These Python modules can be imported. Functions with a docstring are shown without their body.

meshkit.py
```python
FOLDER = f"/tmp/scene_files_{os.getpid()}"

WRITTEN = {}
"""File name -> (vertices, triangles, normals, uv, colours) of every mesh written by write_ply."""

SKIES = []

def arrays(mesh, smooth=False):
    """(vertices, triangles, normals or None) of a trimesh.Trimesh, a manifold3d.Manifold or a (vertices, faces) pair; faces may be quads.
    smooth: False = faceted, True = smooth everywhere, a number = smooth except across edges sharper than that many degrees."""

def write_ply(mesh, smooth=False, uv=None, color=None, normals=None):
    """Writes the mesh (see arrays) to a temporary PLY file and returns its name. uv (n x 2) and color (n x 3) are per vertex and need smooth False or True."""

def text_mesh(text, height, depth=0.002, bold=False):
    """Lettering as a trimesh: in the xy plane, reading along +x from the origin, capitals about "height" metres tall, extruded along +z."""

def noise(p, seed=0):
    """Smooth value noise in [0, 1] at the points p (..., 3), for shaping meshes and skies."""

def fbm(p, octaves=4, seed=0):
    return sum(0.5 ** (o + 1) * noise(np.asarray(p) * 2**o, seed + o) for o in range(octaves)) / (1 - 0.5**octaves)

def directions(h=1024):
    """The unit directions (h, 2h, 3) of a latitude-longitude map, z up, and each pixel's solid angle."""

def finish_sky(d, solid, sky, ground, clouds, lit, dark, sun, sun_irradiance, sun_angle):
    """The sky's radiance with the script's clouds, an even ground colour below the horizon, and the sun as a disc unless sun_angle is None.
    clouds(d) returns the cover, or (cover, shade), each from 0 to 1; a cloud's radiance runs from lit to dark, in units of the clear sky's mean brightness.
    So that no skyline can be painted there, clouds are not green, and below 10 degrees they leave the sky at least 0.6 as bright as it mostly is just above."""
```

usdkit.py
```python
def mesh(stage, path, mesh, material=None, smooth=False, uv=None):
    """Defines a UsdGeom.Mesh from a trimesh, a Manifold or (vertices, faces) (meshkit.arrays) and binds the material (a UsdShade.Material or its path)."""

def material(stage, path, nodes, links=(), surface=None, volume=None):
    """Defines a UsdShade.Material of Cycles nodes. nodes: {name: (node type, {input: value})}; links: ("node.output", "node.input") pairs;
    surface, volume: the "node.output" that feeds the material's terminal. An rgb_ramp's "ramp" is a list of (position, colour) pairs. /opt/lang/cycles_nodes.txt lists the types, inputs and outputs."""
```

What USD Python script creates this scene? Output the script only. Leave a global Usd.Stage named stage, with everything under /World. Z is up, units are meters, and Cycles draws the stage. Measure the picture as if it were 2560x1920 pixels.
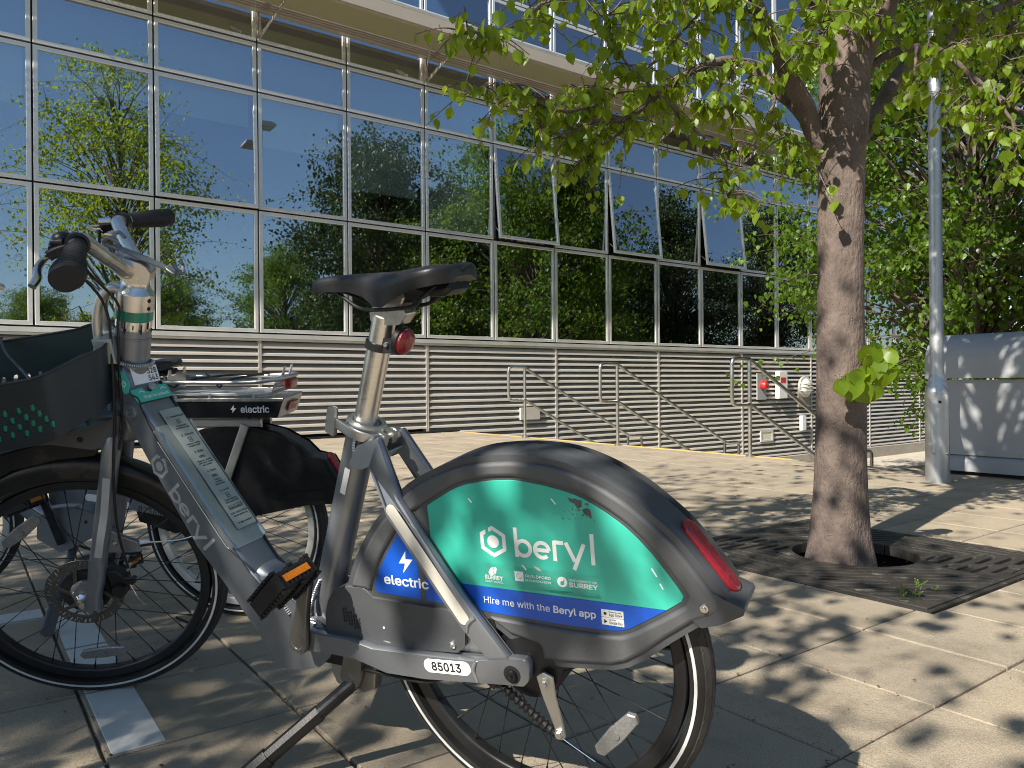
import math, random
import numpy as np, trimesh, shapely
from shapely.geometry import Polygon, box as sbox, Point, LineString
from shapely import affinity
from pxr import Usd, UsdGeom, UsdLux, UsdShade, Gf, Sdf, Vt
import usdkit, meshkit

stage = Usd.Stage.CreateInMemory()
UsdGeom.SetStageUpAxis(stage, UsdGeom.Tokens.z)
UsdGeom.SetStageMetersPerUnit(stage, 1.0)
UsdGeom.Xform.Define(stage, '/World')
UsdGeom.Scope.Define(stage, '/World/Looks')
rng = np.random.default_rng(7)
V3 = lambda *a: np.array(a, float)

# ------------------------------------------------------------------ camera
CAM_H, YAW, ROLL, FPX = 0.7993, math.radians(53.75), math.radians(0.5), 1910.0
EXPOSURE = 0.95
fw = V3(math.cos(YAW), math.sin(YAW), 0); rt = V3(math.sin(YAW), -math.cos(YAW), 0); up = V3(0, 0, 1)
cx = rt * math.cos(ROLL) - up * math.sin(ROLL); cy = rt * math.sin(ROLL) + up * math.cos(ROLL)
cam = UsdGeom.Camera.Define(stage, '/World/camera')
cam.AddTransformOp().Set(Gf.Matrix4d(*cx, 0, *cy, 0, *(-fw), 0, 0, 0, CAM_H, 1))
cam.CreateHorizontalApertureAttr(36.0); cam.CreateVerticalApertureAttr(27.0)
cam.CreateFocalLengthAttr(36.0 * FPX / 2560)
cam.CreateClippingRangeAttr(Gf.Vec2f(0.05, 2000)); cam.CreateExposureAttr(EXPOSURE)

# ------------------------------------------------------------------ sky and sun
SUN = V3(-1.12, -0.26, 1.0); SUN /= np.linalg.norm(SUN)          # direction towards the sun
usdkit.material(stage, '/World/Looks/sky', {
    'sky': ('sky_texture', {'sky_type': 'single_scattering', 'sun_disc': False, 'sun_elevation': math.asin(SUN[2]),
                            'sun_rotation': math.atan2(SUN[0], SUN[1]), 'air_density': 1.0, 'aerosol_density': 0.25, 'ozone_density': 2.5}),
    'bg': ('background_shader', {'strength': 0.075})}, [('sky.color', 'bg.color')], surface='bg.background')
dome = UsdLux.DomeLight.Define(stage, '/World/sky')
UsdShade.MaterialBindingAPI.Apply(dome.GetPrim()).Bind(UsdShade.Material.Get(stage, '/World/Looks/sky'))
sun = UsdLux.DistantLight.Define(stage, '/World/sun')
sun.CreateIntensityAttr(1.25); sun.CreateAngleAttr(0.5); sun.CreateColorAttr(Gf.Vec3f(1.0, 0.93, 0.82)); sun.CreateNormalizeAttr(True)
zz = SUN; xx = np.cross(V3(0, 0, 1), zz); xx /= np.linalg.norm(xx); yy = np.cross(zz, xx)
sun.AddTransformOp().Set(Gf.Matrix4d(*xx, 0, *yy, 0, *zz, 0, 0, 0, 30, 1))

# ------------------------------------------------------------------ naming and placing
used = {}
def numbered(parent, name):
    k = parent + '/' + name; n = used.get(k, 0); used[k] = n + 1
    return k if n == 0 else f'{k}_{n:03d}'
def tag(p, label=None, cat=None, group=None, kind=None):
    p = p.GetPrim() if hasattr(p, 'GetPrim') else p
    for k, v in (('label', label), ('category', cat), ('group', group), ('kind', kind)):
        if v: p.SetCustomDataByKey(k, v)
    return p
def thing(name, label, cat, loc=(0, 0, 0), axes=None, group=None, kind=None):
    x = UsdGeom.Xform.Define(stage, numbered('/World', name))
    a = np.eye(3) if axes is None else np.array(axes, float)
    x.AddTransformOp().Set(Gf.Matrix4d(*a[0], 0, *a[1], 0, *a[2], 0, *map(float, loc), 1))
    return tag(x, label, cat, group, kind)
def holder(parent, name):
    return UsdGeom.Xform.Define(stage, numbered(str(parent.GetPath()), name)).GetPrim()
def part(parent, name, mesh, mat, smooth=35, label=None, kind=None):
    path = numbered(str(parent.GetPath()) if parent else '/World', name)
    if hasattr(mesh, 'vertices') and smooth is not False and smooth is not None:
        mesh = trimesh.Trimesh(mesh.vertices, mesh.faces, process=True)
    m = usdkit.mesh(stage, path, mesh, M(mat), smooth)
    return tag(m, label, kind=kind)
def clone(src, label, loc, rotz=0.0, scale=1.0, group=None, cat=None):
    x = UsdGeom.Xform.Define(stage, numbered('/World', src.GetName().rsplit('_0', 1)[0] if src.GetName()[-3:].isdigit() else src.GetName()))
    x.AddTranslateOp().Set(Gf.Vec3d(*map(float, loc))); x.AddRotateZOp().Set(rotz)
    if scale != 1.0: x.AddScaleOp().Set(Gf.Vec3f(scale, scale, scale))
    x.GetPrim().GetReferences().AddInternalReference(src.GetPath()); x.GetPrim().SetInstanceable(True)
    return tag(x, label, cat or src.GetCustomDataByKey('category'), group)

# ------------------------------------------------------------------ mesh helpers
def cat(*ms):
    ms = [m for g in ms for m in (g if isinstance(g, (list, tuple)) else [g]) if m is not None]
    return trimesh.util.concatenate(ms) if len(ms) > 1 else ms[0]
def tm(v, f, fix=False):
    m = trimesh.Trimesh(np.asarray(v, float), np.asarray(f, int), process=fix)
    if fix and m.is_watertight and m.volume < 0: m.invert()
    return m
def quads(q): q = np.asarray(q); return np.vstack([q[:, [0, 1, 2]], q[:, [0, 2, 3]]])
def bx(x0, x1, y0, y1, z0, z1):
    m = trimesh.creation.box([x1 - x0, y1 - y0, z1 - z0]); m.apply_translation([(x0 + x1) / 2, (y0 + y1) / 2, (z0 + z1) / 2]); return m
def rings(R, closed=False, caps=True):
    """Skin through rings of equal length (n, m, 3)."""
    R = np.asarray(R, float); n, m = R.shape[:2]; v = R.reshape(-1, 3); f = []
    i = np.arange(n if closed else n - 1)[:, None]; j = np.arange(m)[None]; i2 = (i + 1) % n; j2 = (j + 1) % m
    f = quads(np.stack([i * m + j, i * m + j2, i2 * m + j2, i2 * m + j], -1).reshape(-1, 4))
    if caps and not closed:
        v = np.vstack([v, R[0].mean(0), R[-1].mean(0)]); a = np.arange(m); b = (a + 1) % m; o = (n - 1) * m
        f = np.vstack([f, np.stack([b, a, np.full(m, n * m)], 1), np.stack([o + a, o + b, np.full(m, n * m + 1)], 1)])
    mm = tm(v, f)
    if mm.volume < 0: mm.invert()
    return mm
def spl(p, n=6, closed=False):
    p = np.asarray(p, float)
    q = np.vstack([p[-1:], p, p[:2]]) if closed else np.vstack([2 * p[:1] - p[1:2], p, 2 * p[-1:] - p[-2:-1]])
    out = []
    for k in range(len(q) - 3):
        t = np.linspace(0, 1, n, endpoint=False)[:, None]; a, b, c, d = q[k:k + 4]
        out.append(.5 * (2 * b + (c - a) * t + (2 * a - 5 * b + 4 * c - d) * t ** 2 + (3 * b - 3 * c + d - a) * t ** 3))
    return np.vstack(out if closed else out + [p[-1:]])
def sweep(p, sec, side=(0, 0, 1), scale=None, closed=False, caps=True):
    """Sweeps the 2-D section (k, 2) along p; its first axis stays near SIDE."""
    p = np.asarray(p, float)
    t = (np.roll(p, -1, 0) - np.roll(p, 1, 0)) if closed else np.gradient(p, axis=0)
    t /= np.linalg.norm(t, axis=1, keepdims=True) + 1e-12
    s = np.broadcast_to(np.asarray(side, float), p.shape) - t * (t @ np.asarray(side, float))[:, None]
    bad = np.linalg.norm(s, axis=1) < .05
    if bad.any(): s[bad] = np.cross(t[bad], [.3, .8, .52])
    s = s / np.linalg.norm(s, axis=1, keepdims=True); b = np.cross(t, s)
    sc = np.ones(len(p)) if scale is None else np.broadcast_to(scale, (len(p),))
    R = p[:, None] + sc[:, None, None] * (s[:, None] * sec[None, :, :1] + b[:, None] * sec[None, :, 1:])
    return rings(R, closed, caps)
def circ(r, n=12): a = np.arange(n) * 2 * np.pi / n; return np.c_[np.cos(a), np.sin(a)] * r
def rrect(w, h, r, n=3):
    o = []
    for k, (sx, sy) in enumerate(((1, 1), (-1, 1), (-1, -1), (1, -1))):
        a = np.linspace(k * 90, k * 90 + 90, n + 1) * np.pi / 180
        o.append(np.c_[sx * (w / 2 - r) + r * np.cos(a), sy * (h / 2 - r) + r * np.sin(a)])
    return np.vstack(o)
def tube(p, r, n=12, side=(0.02, 0.31, .95), closed=False, caps=True):
    p = np.asarray(p, float); r = np.broadcast_to(r, (len(p),))
    return sweep(p, circ(1.0, n), side, r, closed, caps)
def cyl(a, b, r, n=20, r2=None): return tube([a, b], [r, r if r2 is None else r2], n, side=(.21, .43, .87))
def lathe(prof, axis_o=(0, 0, 0), axis=(0, 0, 1), n=24, closed=False):
    """Revolves (radius, along) pairs about AXIS through AXIS_O."""
    k = np.asarray(axis, float) / np.linalg.norm(axis); a = np.cross(k, [.37, .61, .7] if abs(k[2]) > .9 else [0, 0, 1.]); a /= np.linalg.norm(a); b = np.cross(k, a)
    c = circ(1, n); P = np.asarray(prof, float)
    R = np.asarray(axis_o) + P[:, 1][:, None, None] * k + P[:, 0][:, None, None] * (c[None, :, :1] * a + c[None, :, 1:] * b)
    return rings(R, closed, caps=not closed)
def slab(poly, y0, y1, r=.003, n=2, c=0.0, to3=None):
    """A plate: POLY in (x, z), thick from y0 to y1, edges rounded by r, outline corners rounded by c. to3 maps (x, y, z) arrays."""
    if hasattr(poly, 'geoms'): return cat([slab(q, y0, y1, r, n, c, to3) for q in poly.geoms if q.geom_type == 'Polygon' and q.area > 1e-7])
    P = poly if isinstance(poly, Polygon) else Polygon(poly)
    P = P.buffer(0)
    if c: P = P.buffer(-c * .98, quad_segs=6).buffer(2 * c * .97, quad_segs=6).buffer(-c * .99, quad_segs=6)
    P = P.simplify(.0003)
    if P.geom_type != 'Polygon': P = max(P.geoms, key=lambda g: g.area)
    P = shapely.geometry.polygon.orient(P, 1)
    V, F, base = [], [], 0
    prof = [(r * (1 - math.sin(a)), y0 + r * (1 - math.cos(a))) for a in np.linspace(0, math.pi / 2, n + 1)] if r else [(0, y0)]
    prof = prof + [(d, y1 + y0 - y) for d, y in reversed(prof)]
    insets = []
    for ring in (P.exterior, *P.interiors):
        q = np.array(ring.coords)[:-1]; m = len(q)
        e = np.roll(q, -1, 0) - q; e /= np.linalg.norm(e, axis=1, keepdims=True) + 1e-12; nl = np.c_[-e[:, 1], e[:, 0]]
        na = np.roll(nl, 1, 0); w = na + nl; w /= np.maximum((w * nl).sum(1, keepdims=True), .35)
        insets.append(q + w * prof[0][0])
        R = np.array([np.c_[q[:, 0] + w[:, 0] * d, np.full(m, y), q[:, 1] + w[:, 1] * d] for d, y in prof])
        i = np.arange(len(prof) - 1)[:, None]; j = np.arange(m)[None]; j2 = (j + 1) % m
        F.append(quads(np.stack([i * m + j, i * m + j2, (i + 1) * m + j2, (i + 1) * m + j], -1).reshape(-1, 4)) + base); V.append(R.reshape(-1, 3)); base += R.shape[0] * m
    cap = Polygon(insets[0], insets[1:])
    if not cap.is_valid: cap = P
    cv, cf = trimesh.creation.triangulate_polygon(cap, engine='earcut')
    for y, s in ((prof[0][1], 1), (prof[-1][1], -1)):
        V.append(np.c_[cv[:, 0], np.full(len(cv), y), cv[:, 1]]); F.append((cf if s > 0 else cf[:, ::-1]) + base); base += len(cv)
    m = trimesh.Trimesh(np.vstack(V), np.vstack(F), process=True, merge_norm=True)
    m.merge_vertices(digits_vertex=6)
    if m.volume < 0: m.invert()
    if to3 is not None: m.vertices = to3(m.vertices)
    return m
def mapped(m, o, ax, ay, az):
    m = m.copy(); A = np.array([ax, ay, az], float); m.vertices = np.asarray(m.vertices) @ A + np.asarray(o, float)
    if np.linalg.det(A) < 0: m.invert()
    return m
_font = {}
def text(s, h, width=None, bold=False, depth=.0008):
    """Lettering outlines traced from the interface font, capitals h tall, reading along +x, raised along +z."""
    from PIL import Image, ImageDraw, ImageFont
    import glob
    px = 220 if h > .006 else 80
    if px not in _font: _font[px] = ImageFont.truetype(glob.glob('/opt/blender-*/*/datafiles/fonts/Inter.woff2')[0], px)
    sw = max(1, int(px * .026)) if bold else 0
    x0, y0, x1, y1 = _font[px].getbbox(s, anchor='ls', stroke_width=sw)
    im = Image.new('L', (x1 - x0 + 8, y1 - y0 + 8)); ImageDraw.Draw(im).text((4 - x0, 4 - y0), s, 255, _font[px], anchor='ls', stroke_width=sw)
    on = np.pad(np.asarray(im) > 127, ((0, 0), (1, 1))).astype(np.int8)
    rows, st0 = np.nonzero(np.diff(on, axis=1) == 1); en = np.nonzero(np.diff(on, axis=1) == -1)[1]
    g_ = shapely.union_all(shapely.box(st0, -rows - 1.001, en, -rows)).buffer(.9).buffer(-.9).simplify(.85)
    k = h / (px * .728); g_ = affinity.affine_transform(g_, [k, 0, 0, k, -4 * k, (4 - y0) * k])
    m = cat([trimesh.creation.extrude_polygon(q, depth, engine='earcut') for q in getattr(g_, 'geoms', [g_])])
    if width:
        x0, x1 = m.bounds[0][0], m.bounds[1][0]; m.vertices[:, 0] = (m.vertices[:, 0] - x0) * width / (x1 - x0)
    return m
def rot(v, k, a):
    v = np.asarray(v, float); return v * math.cos(a) + np.cross(k, v) * math.sin(a) + k * np.dot(k, v) * (1 - math.cos(a))

# ------------------------------------------------------------------ materials
LOOKS = {}
def M(name):
    if not isinstance(name, str): return name
    return LOOKS[name]
def look(name, nodes, links, surface): LOOKS[name] = usdkit.material(stage, '/World/Looks/' + name, nodes, links, surface=surface)
def pm(name, col, rough=.5, metal=0., var=.12, scale=9., bump=0., bscale=180., rvar=.12, spec=.5, island=0., spots=None, coat=0., streak=None, **kw):
    """Principled with noise-driven tone, gloss and relief. spots: (colour, scale, threshold) of worn flecks; streak: (scale xyz, colour, threshold) of scratches."""
    col = np.asarray(col, float)
    N = {'tc': ('texture_coordinate', {}), 'n': ('noise_texture', {'scale': scale, 'detail': 6.0, 'roughness': .65}),
         'rp': ('rgb_ramp', {'ramp': [(.25, col * (1 - var)), (.75, np.minimum(col * (1 + var), .95))]}),
         'rr': ('map_range', {'from_min': .25, 'from_max': .75, 'to_min': max(rough - rvar * .5, .03), 'to_max': min(rough + rvar, 1.)}),
         'p': ('principled_bsdf', {'metallic': metal, 'specular_ior_level': spec, 'coat_weight': coat, **kw})}
    L = [('tc.object', 'n.vector'), ('n.fac', 'rp.fac'), ('n.fac', 'rr.value'), ('rr.result', 'p.roughness')]
    out = 'rp.color'
    if island:
        N['ge'] = ('geometry', {}); N['im'] = ('map_range', {'to_min': 1 - island, 'to_max': 1 + island}); N['mi'] = ('mix', {'mix_type': 'multiply', 'fac': 1.0})
        L += [('ge.random_per_island', 'im.value'), (out, 'mi.color1'), ('im.result', 'mi.color2')]; out = 'mi.color'
    if spots:
        N['s'] = ('noise_texture', {'scale': spots[1], 'detail': 4.0, 'roughness': .7}); N['sm'] = ('map_range', {'from_min': spots[2], 'from_max': spots[2] + .04, 'clamp': True}); N['sx'] = ('mix', {'color2': spots[0]})
        L += [('tc.object', 's.vector'), ('s.fac', 'sm.value'), ('sm.result', 'sx.fac'), (out, 'sx.color1')]; out = 'sx.color'
    if streak:
        N['k'] = ('mapping', {'scale': streak[0], 'rotation': (0.2, .5, .3)}); N['kn'] = ('noise_texture', {'scale': 1.0, 'detail': 3.0}); N['km'] = ('map_range', {'from_min': streak[2], 'from_max': streak[2] + .03, 'clamp': True}); N['kx'] = ('mix', {'color2': streak[1]})
        L += [('tc.object', 'k.vector'), ('k.vector', 'kn.vector'), ('kn.fac', 'km.value'), ('km.result', 'kx.fac'), (out, 'kx.color1')]; out = 'kx.color'
    L.append((out, 'p.base_color'))
    if bump:
        N['b'] = ('noise_texture', {'scale': bscale, 'detail': 4.0, 'roughness': .6}); N['bu'] = ('bump', {'strength': 1.0, 'distance': bump})
        L += [('tc.object', 'b.vector'), ('b.fac', 'bu.height'), ('bu.normal', 'p.normal')]
    look(name, N, L, 'p.BSDF')
G = (.5, .5, .5)
pm('frame_paint', (.235, .25, .275), .36, .7, .06, 5, 0, rvar=.08, streak=((9, 60, 14), (.62, .63, .66), .735))
pm('weld', (.45, .47, .50), .33, .85, .1, 60)
pm('frame_dark', (.20, .215, .24), .38, .6, .08, 5)
pm('lid_silver', (.40, .435, .43), .30, .7, .05, 4, streak=((80, 6, 30), (.7, .7, .7), .74))
pm('alloy', (.72, .70, .66), .26, 1., .06, 14, .0002, 400, rvar=.12, streak=((14, 14, 90), (.5, .48, .45), .70))
pm('alloy_grey', (.56, .56, .55), .36, 1., .08, 12, .0003, 500)
pm('chrome', (.80, .79, .77), .12, 1., .03, 10)
pm('crank_grey', (.26, .252, .235), .35, .9, .08, 12)
pm('black_plastic', (.008, .008, .0085), .42, 0, .25, 10, .0003, 700)
pm('fender_plastic', (.060, .064, .070), .47, 0, .14, 6, .0004, 900, spots=((.20, .20, .20), 38, .72), streak=((10, 60, 46), (.26, .27, .28), .715))
pm('fender_band', (.080, .083, .088), .5, 0, .12, 6, .0004, 900, spots=((.26, .26, .25), 50, .735))
pm('fender_black', (.010, .010, .011), .30, 0, .3, 6, 0, spots=((.035, .031, .028), 6, .60))
pm('gloss_black', (.008, .008, .009), .12, 0, .2, 6, coat=.3)
pm('rubber', (.010, .0097, .0095), .6, 0, .35, 7, .0006, 300, spots=((.030, .028, .026), 26, .64))
pm('tread', (.030, .028, .0265), .72, 0, .25, 30, .0006, 300)
pm('stripe', (.60, .60, .59), .4, 0, .08, 60)
pm('rim_black', (.012, .012, .013), .36, 0, .3, 12)
pm('rim_white', (.60, .59, .55), .35, .2, .06, 10)
pm('saddle_vinyl', (.011, .011, .0125), .38, 0, .15, 9, .0002, 1200)
pm('grip', (.009, .009, .0095), .55, 0, .2, 30, .0006, 600)
pm('teal', (.038, .44, .33), .36, 0, .04, 3, spots=((.40, .75, .68), 30, .775), coat=.2)
pm('teal_clear', (.070, .50, .385), .30, 0, .04, 8)
pm('decal_blue', (.006, .085, .50), .36, 0, .05, 3, coat=.2, spots=((.12, .22, .6), 40, .76))
pm('white_print', (.80, .80, .78), .42, 0, .03, 20)
pm('cream_strip', (.55, .525, .46), .45, 0, .05, 30)
pm('grey_strip', (.42, .43, .44), .42, .2, .06, 30, spots=((.12, .12, .13), 16, .74))
pm('ink', (.012, .012, .012), .5, 0, .1, 20)
pm('green_band', (.008, .19, .115), .25, 0, .06, 6, coat=.4)
pm('sticker_grey', (.36, .40, .38), .4, .3, .04, 6)
pm('red_lens', (.20, .004, .010), .16, 0, .25, 160, .0012, 260, coat=.6)
pm('amber_lens', (.42, .13, .008), .25, 0, .2, 200, .001, 350)
pm('clear_lens', (.22, .22, .215), .22, .3, .2, 190, .001, 350)
pm('basket_plastic', (.018, .026, .031), .38, 0, .16, 5, .0002, 800, spots=((.35, .36, .36), 34, .765))
pm('basket_inner', (.012, .037, .042), .45, 0, .16, 5, spots=((.40, .42, .42), 36, .75))
pm('steel_black', (.014, .014, .016), .34, .2, .3, 20)
pm('kick_black', (.013, .013, .015), .36, .2, .25, 12, .0003, 300, spots=((.30, .29, .30), 32, .70))
pm('disc_steel', (.15, .145, .135), .34, .9, .1, 12)
pm('zinc', (.47, .49, .50), .42, .85, .16, 5, .0004, 90, spots=((.66, .67, .67), 7, .60))
pm('locker_grey', (.30, .31, .325), .55, .1, .07, 2.2, .0006, 60)
pm('locker_dark', (.12, .125, .13), .55, .1, .1, 3)
pm('inox', (.60, .585, .55), .27, 1., .05, 6, .0002, 300)
pm('alu_frame', (.74, .725, .69), .40, .6, .07, 3, .0003, 120)
pm('louvre', (.60, .565, .515), .45, .3, .09, 1.6, .0003, 60, island=.06)
pm('gap_dark', (.012, .012, .013), .7)
pm('beige_metal', (.44, .38, .305), .5, .1, .06, 3)
pm('brown_metal', (.30, .255, .215), .5, .3, .08, 3)
pm('interior', (.17, .175, .165), .8, 0, .1, 1)
pm('bulkhead', (.42, .42, .36), .8, 0, .05, 1)
pm('carpet', (.06, .06, .065), .9)
pm('blind', (.78, .79, .77), .75, 0, .03, 2)
pm('cast_iron', (.040, .036, .032), .55, .25, .3, 11, .0012, 120, spots=((.11, .095, .08), 9, .60))
pm('soil', (.060, .045, .034), .95, 0, .4, 24, .006, 60)
pm('sand_joint', (.125, .10, .072), .95, 0, .35, 40, .004, 200)
pm('concrete_lower', (.42, .38, .31), .85, 0, .12, 1.6, .001, 90, spots=((.27, .24, .2), 3.5, .62))
pm('concrete_plinth', (.30, .275, .235), .85, 0, .14, 3, .001, 90)
pm('yellow_paint', (.62, .40, .10), .7, 0, .15, 8, spots=((.33, .28, .2), 14, .56))
pm('white_paint', (.52, .53, .52), .65, 0, .08, 14, .0008, 300, spots=((.20, .19, .17), 26, .69))
pm('red_plastic', (.50, .02, .02), .35)
pm('white_plastic', (.70, .70, .68), .4)
pm('lamp_glass', (.60, .58, .46), .2, 0, .1, 20, .002, 60)
pm('shoot_leaf', (.12, .20, .03), .45)
pm('dry_leaf', (.22, .115, .045), .8, 0, .3, 30, island=.45)
pm('asphalt', (.055, .055, .055), .9, 0, .2, 3, .002, 120)
pm('hedge_dark', (.035, .06, .018), .8, 0, .4, 3)

# paving: exposed-aggregate concrete with stains, one tone per slab (variants by name)
for k, tone in enumerate(((.350, .296, .222), (.320, .272, .208), (.372, .312, .232), (.335, .288, .220))):
    t = np.array(tone)
    look(f'paving_{k}', {
        'ge': ('geometry', {}), 'a': ('noise_texture', {'scale': 300., 'detail': 3., 'roughness': .7}), 'b': ('noise_texture', {'scale': 3.1, 'detail': 7., 'roughness': .7}),
        'c': ('noise_texture', {'scale': 90., 'detail': 3., 'roughness': .6}), 'v': ('voronoi_texture', {'scale': 120.}),
        'ra': ('rgb_ramp', {'ramp': [(.28, t * .55), (.5, t), (.72, np.minimum(t * 1.45, .8))]}),
        'rb': ('rgb_ramp', {'ramp': [(.30, (.66, .65, .63)), (.48, (.95, .95, .95)), (.72, (1.08, 1.06, 1.02))]}),
        'rc': ('rgb_ramp', {'ramp': [(.16, (.45, .43, .40)), (.24, (1., 1., 1.))]}),
        'm1': ('mix', {'mix_type': 'multiply', 'fac': 1.0}), 'm2': ('mix', {'mix_type': 'multiply', 'fac': .7}),
        'im': ('map_range', {'to_min': .93, 'to_max': 1.07}), 'm3': ('mix', {'mix_type': 'multiply', 'fac': 1.0}),
        'add': ('math', {'math_type': 'add'}), 'bu': ('bump', {'strength': 1.0, 'distance': .0022}),
        'p': ('principled_bsdf', {'roughness': .86, 'specular_ior_level': .3})},
        [('ge.position', 'a.vector'), ('ge.position', 'b.vector'), ('ge.position', 'c.vector'), ('ge.position', 'v.vector'), ('a.fac', 'ra.fac'), ('b.fac', 'rb.fac'), ('c.fac', 'rc.fac'),
         ('ra.color', 'm1.color1'), ('rb.color', 'm1.color2'), ('m1.color', 'm2.color1'), ('rc.color', 'm2.color2'), ('ge.random_per_island', 'im.value'),
         ('m2.color', 'm3.color1'), ('im.result', 'm3.color2'), ('m3.color', 'p.base_color'), ('a.fac', 'add.value1'), ('c.fac', 'add.value2'), ('add.value', 'bu.height'), ('bu.normal', 'p.normal')], 'p.BSDF')

# window glass: coated solar glass, mirrors a good part and lets the rest through, tinted
def glass(name, base, tint, wav=.0025):
    look(name, {'fr': ('fresnel', {'IOR': 1.55}), 'm': ('math', {'math_type': 'multiply_add', 'value2': .85, 'value3': base, 'use_clamp': True}),
                'ge': ('geometry', {}), 'n': ('noise_texture', {'scale': 1.1, 'detail': 1.0}), 'bu': ('bump', {'strength': 1.0, 'distance': wav}),
                't': ('transparent_bsdf', {'color': tint}), 'g': ('glossy_bsdf', {'roughness': 0.0, 'color': (.86, .93, 1.0), 'distribution': 'ggx'}), 'x': ('mix_closure', {})},
         [('fr.fac', 'm.value1'), ('m.value', 'x.fac'), ('t.BSDF', 'x.closure1'), ('g.BSDF', 'x.closure2'), ('ge.position', 'n.vector'), ('n.fac', 'bu.height'), ('bu.normal', 'g.normal')], 'x.closure')
glass('window_glass', .28, (.88, .92, .90))
glass('reflector_clear', .12, (.62, .62, .62), .0)

# perforated sunshade sheet: rows of slots cut right through
def perforated(name, col, sx, sy, open_):
    look(name, {'ge': ('geometry', {}), 'mp': ('mapping', {'scale': (sx, sy, sx), 'rotation': (0, 0, .0)}),
                'v': ('brick_texture', {'scale': 1.0, 'mortar_size': open_, 'mortar_smooth': .0, 'brick_width': 1.0, 'row_height': .5, 'offset': .5, 'color1': (0, 0, 0), 'color2': (0, 0, 0), 'mortar': (1, 1, 1)}),
                'p': ('principled_bsdf', {'base_color': col, 'roughness': .45, 'metallic': .3}), 't': ('transparent_bsdf', {}), 'x': ('mix_closure', {})},
         [('ge.position', 'mp.vector'), ('mp.vector', 'v.vector'), ('v.fac', 'x.fac'), ('t.BSDF', 'x.closure1'), ('p.BSDF', 'x.closure2')], 'x.closure')
perforated('mesh_sheet', (.46, .44, .27), 16, 16, .19)
perforated('mesh_strip', (.46, .41, .34), 14, 14, .20)
perforated('rack_mesh', (.42, .43, .44), 60, 60, .13)

def leafmat(name, c1, c2, tr, mix=.45):
    look(name, {'ge': ('geometry', {}), 'rp': ('rgb_ramp', {'ramp': [(0., c1), (1., c2)]}), 'rt': ('rgb_ramp', {'ramp': [(0., np.array(tr) * .8), (1., np.array(tr) * 1.15)]}),
                'p': ('principled_bsdf', {'roughness': .42, 'specular_ior_level': .45}), 't': ('translucent_bsdf', {}), 'x': ('mix_closure', {'fac': mix})},
         [('ge.random_per_island', 'rp.fac'), ('ge.random_per_island', 'rt.fac'), ('rp.color', 'p.base_color'), ('rt.color', 't.color'), ('p.BSDF', 'x.closure1'), ('t.BSDF', 'x.closure2')], 'x.closure')
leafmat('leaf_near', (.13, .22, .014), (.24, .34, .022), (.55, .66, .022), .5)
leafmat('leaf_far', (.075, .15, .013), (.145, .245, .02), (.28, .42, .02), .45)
leafmat('leaf_back', (.035, .065, .012), (.07, .115, .018), (.08, .14, .012), .3)  # leaf colour darkened so the reflected row of trees looks shaded
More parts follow.
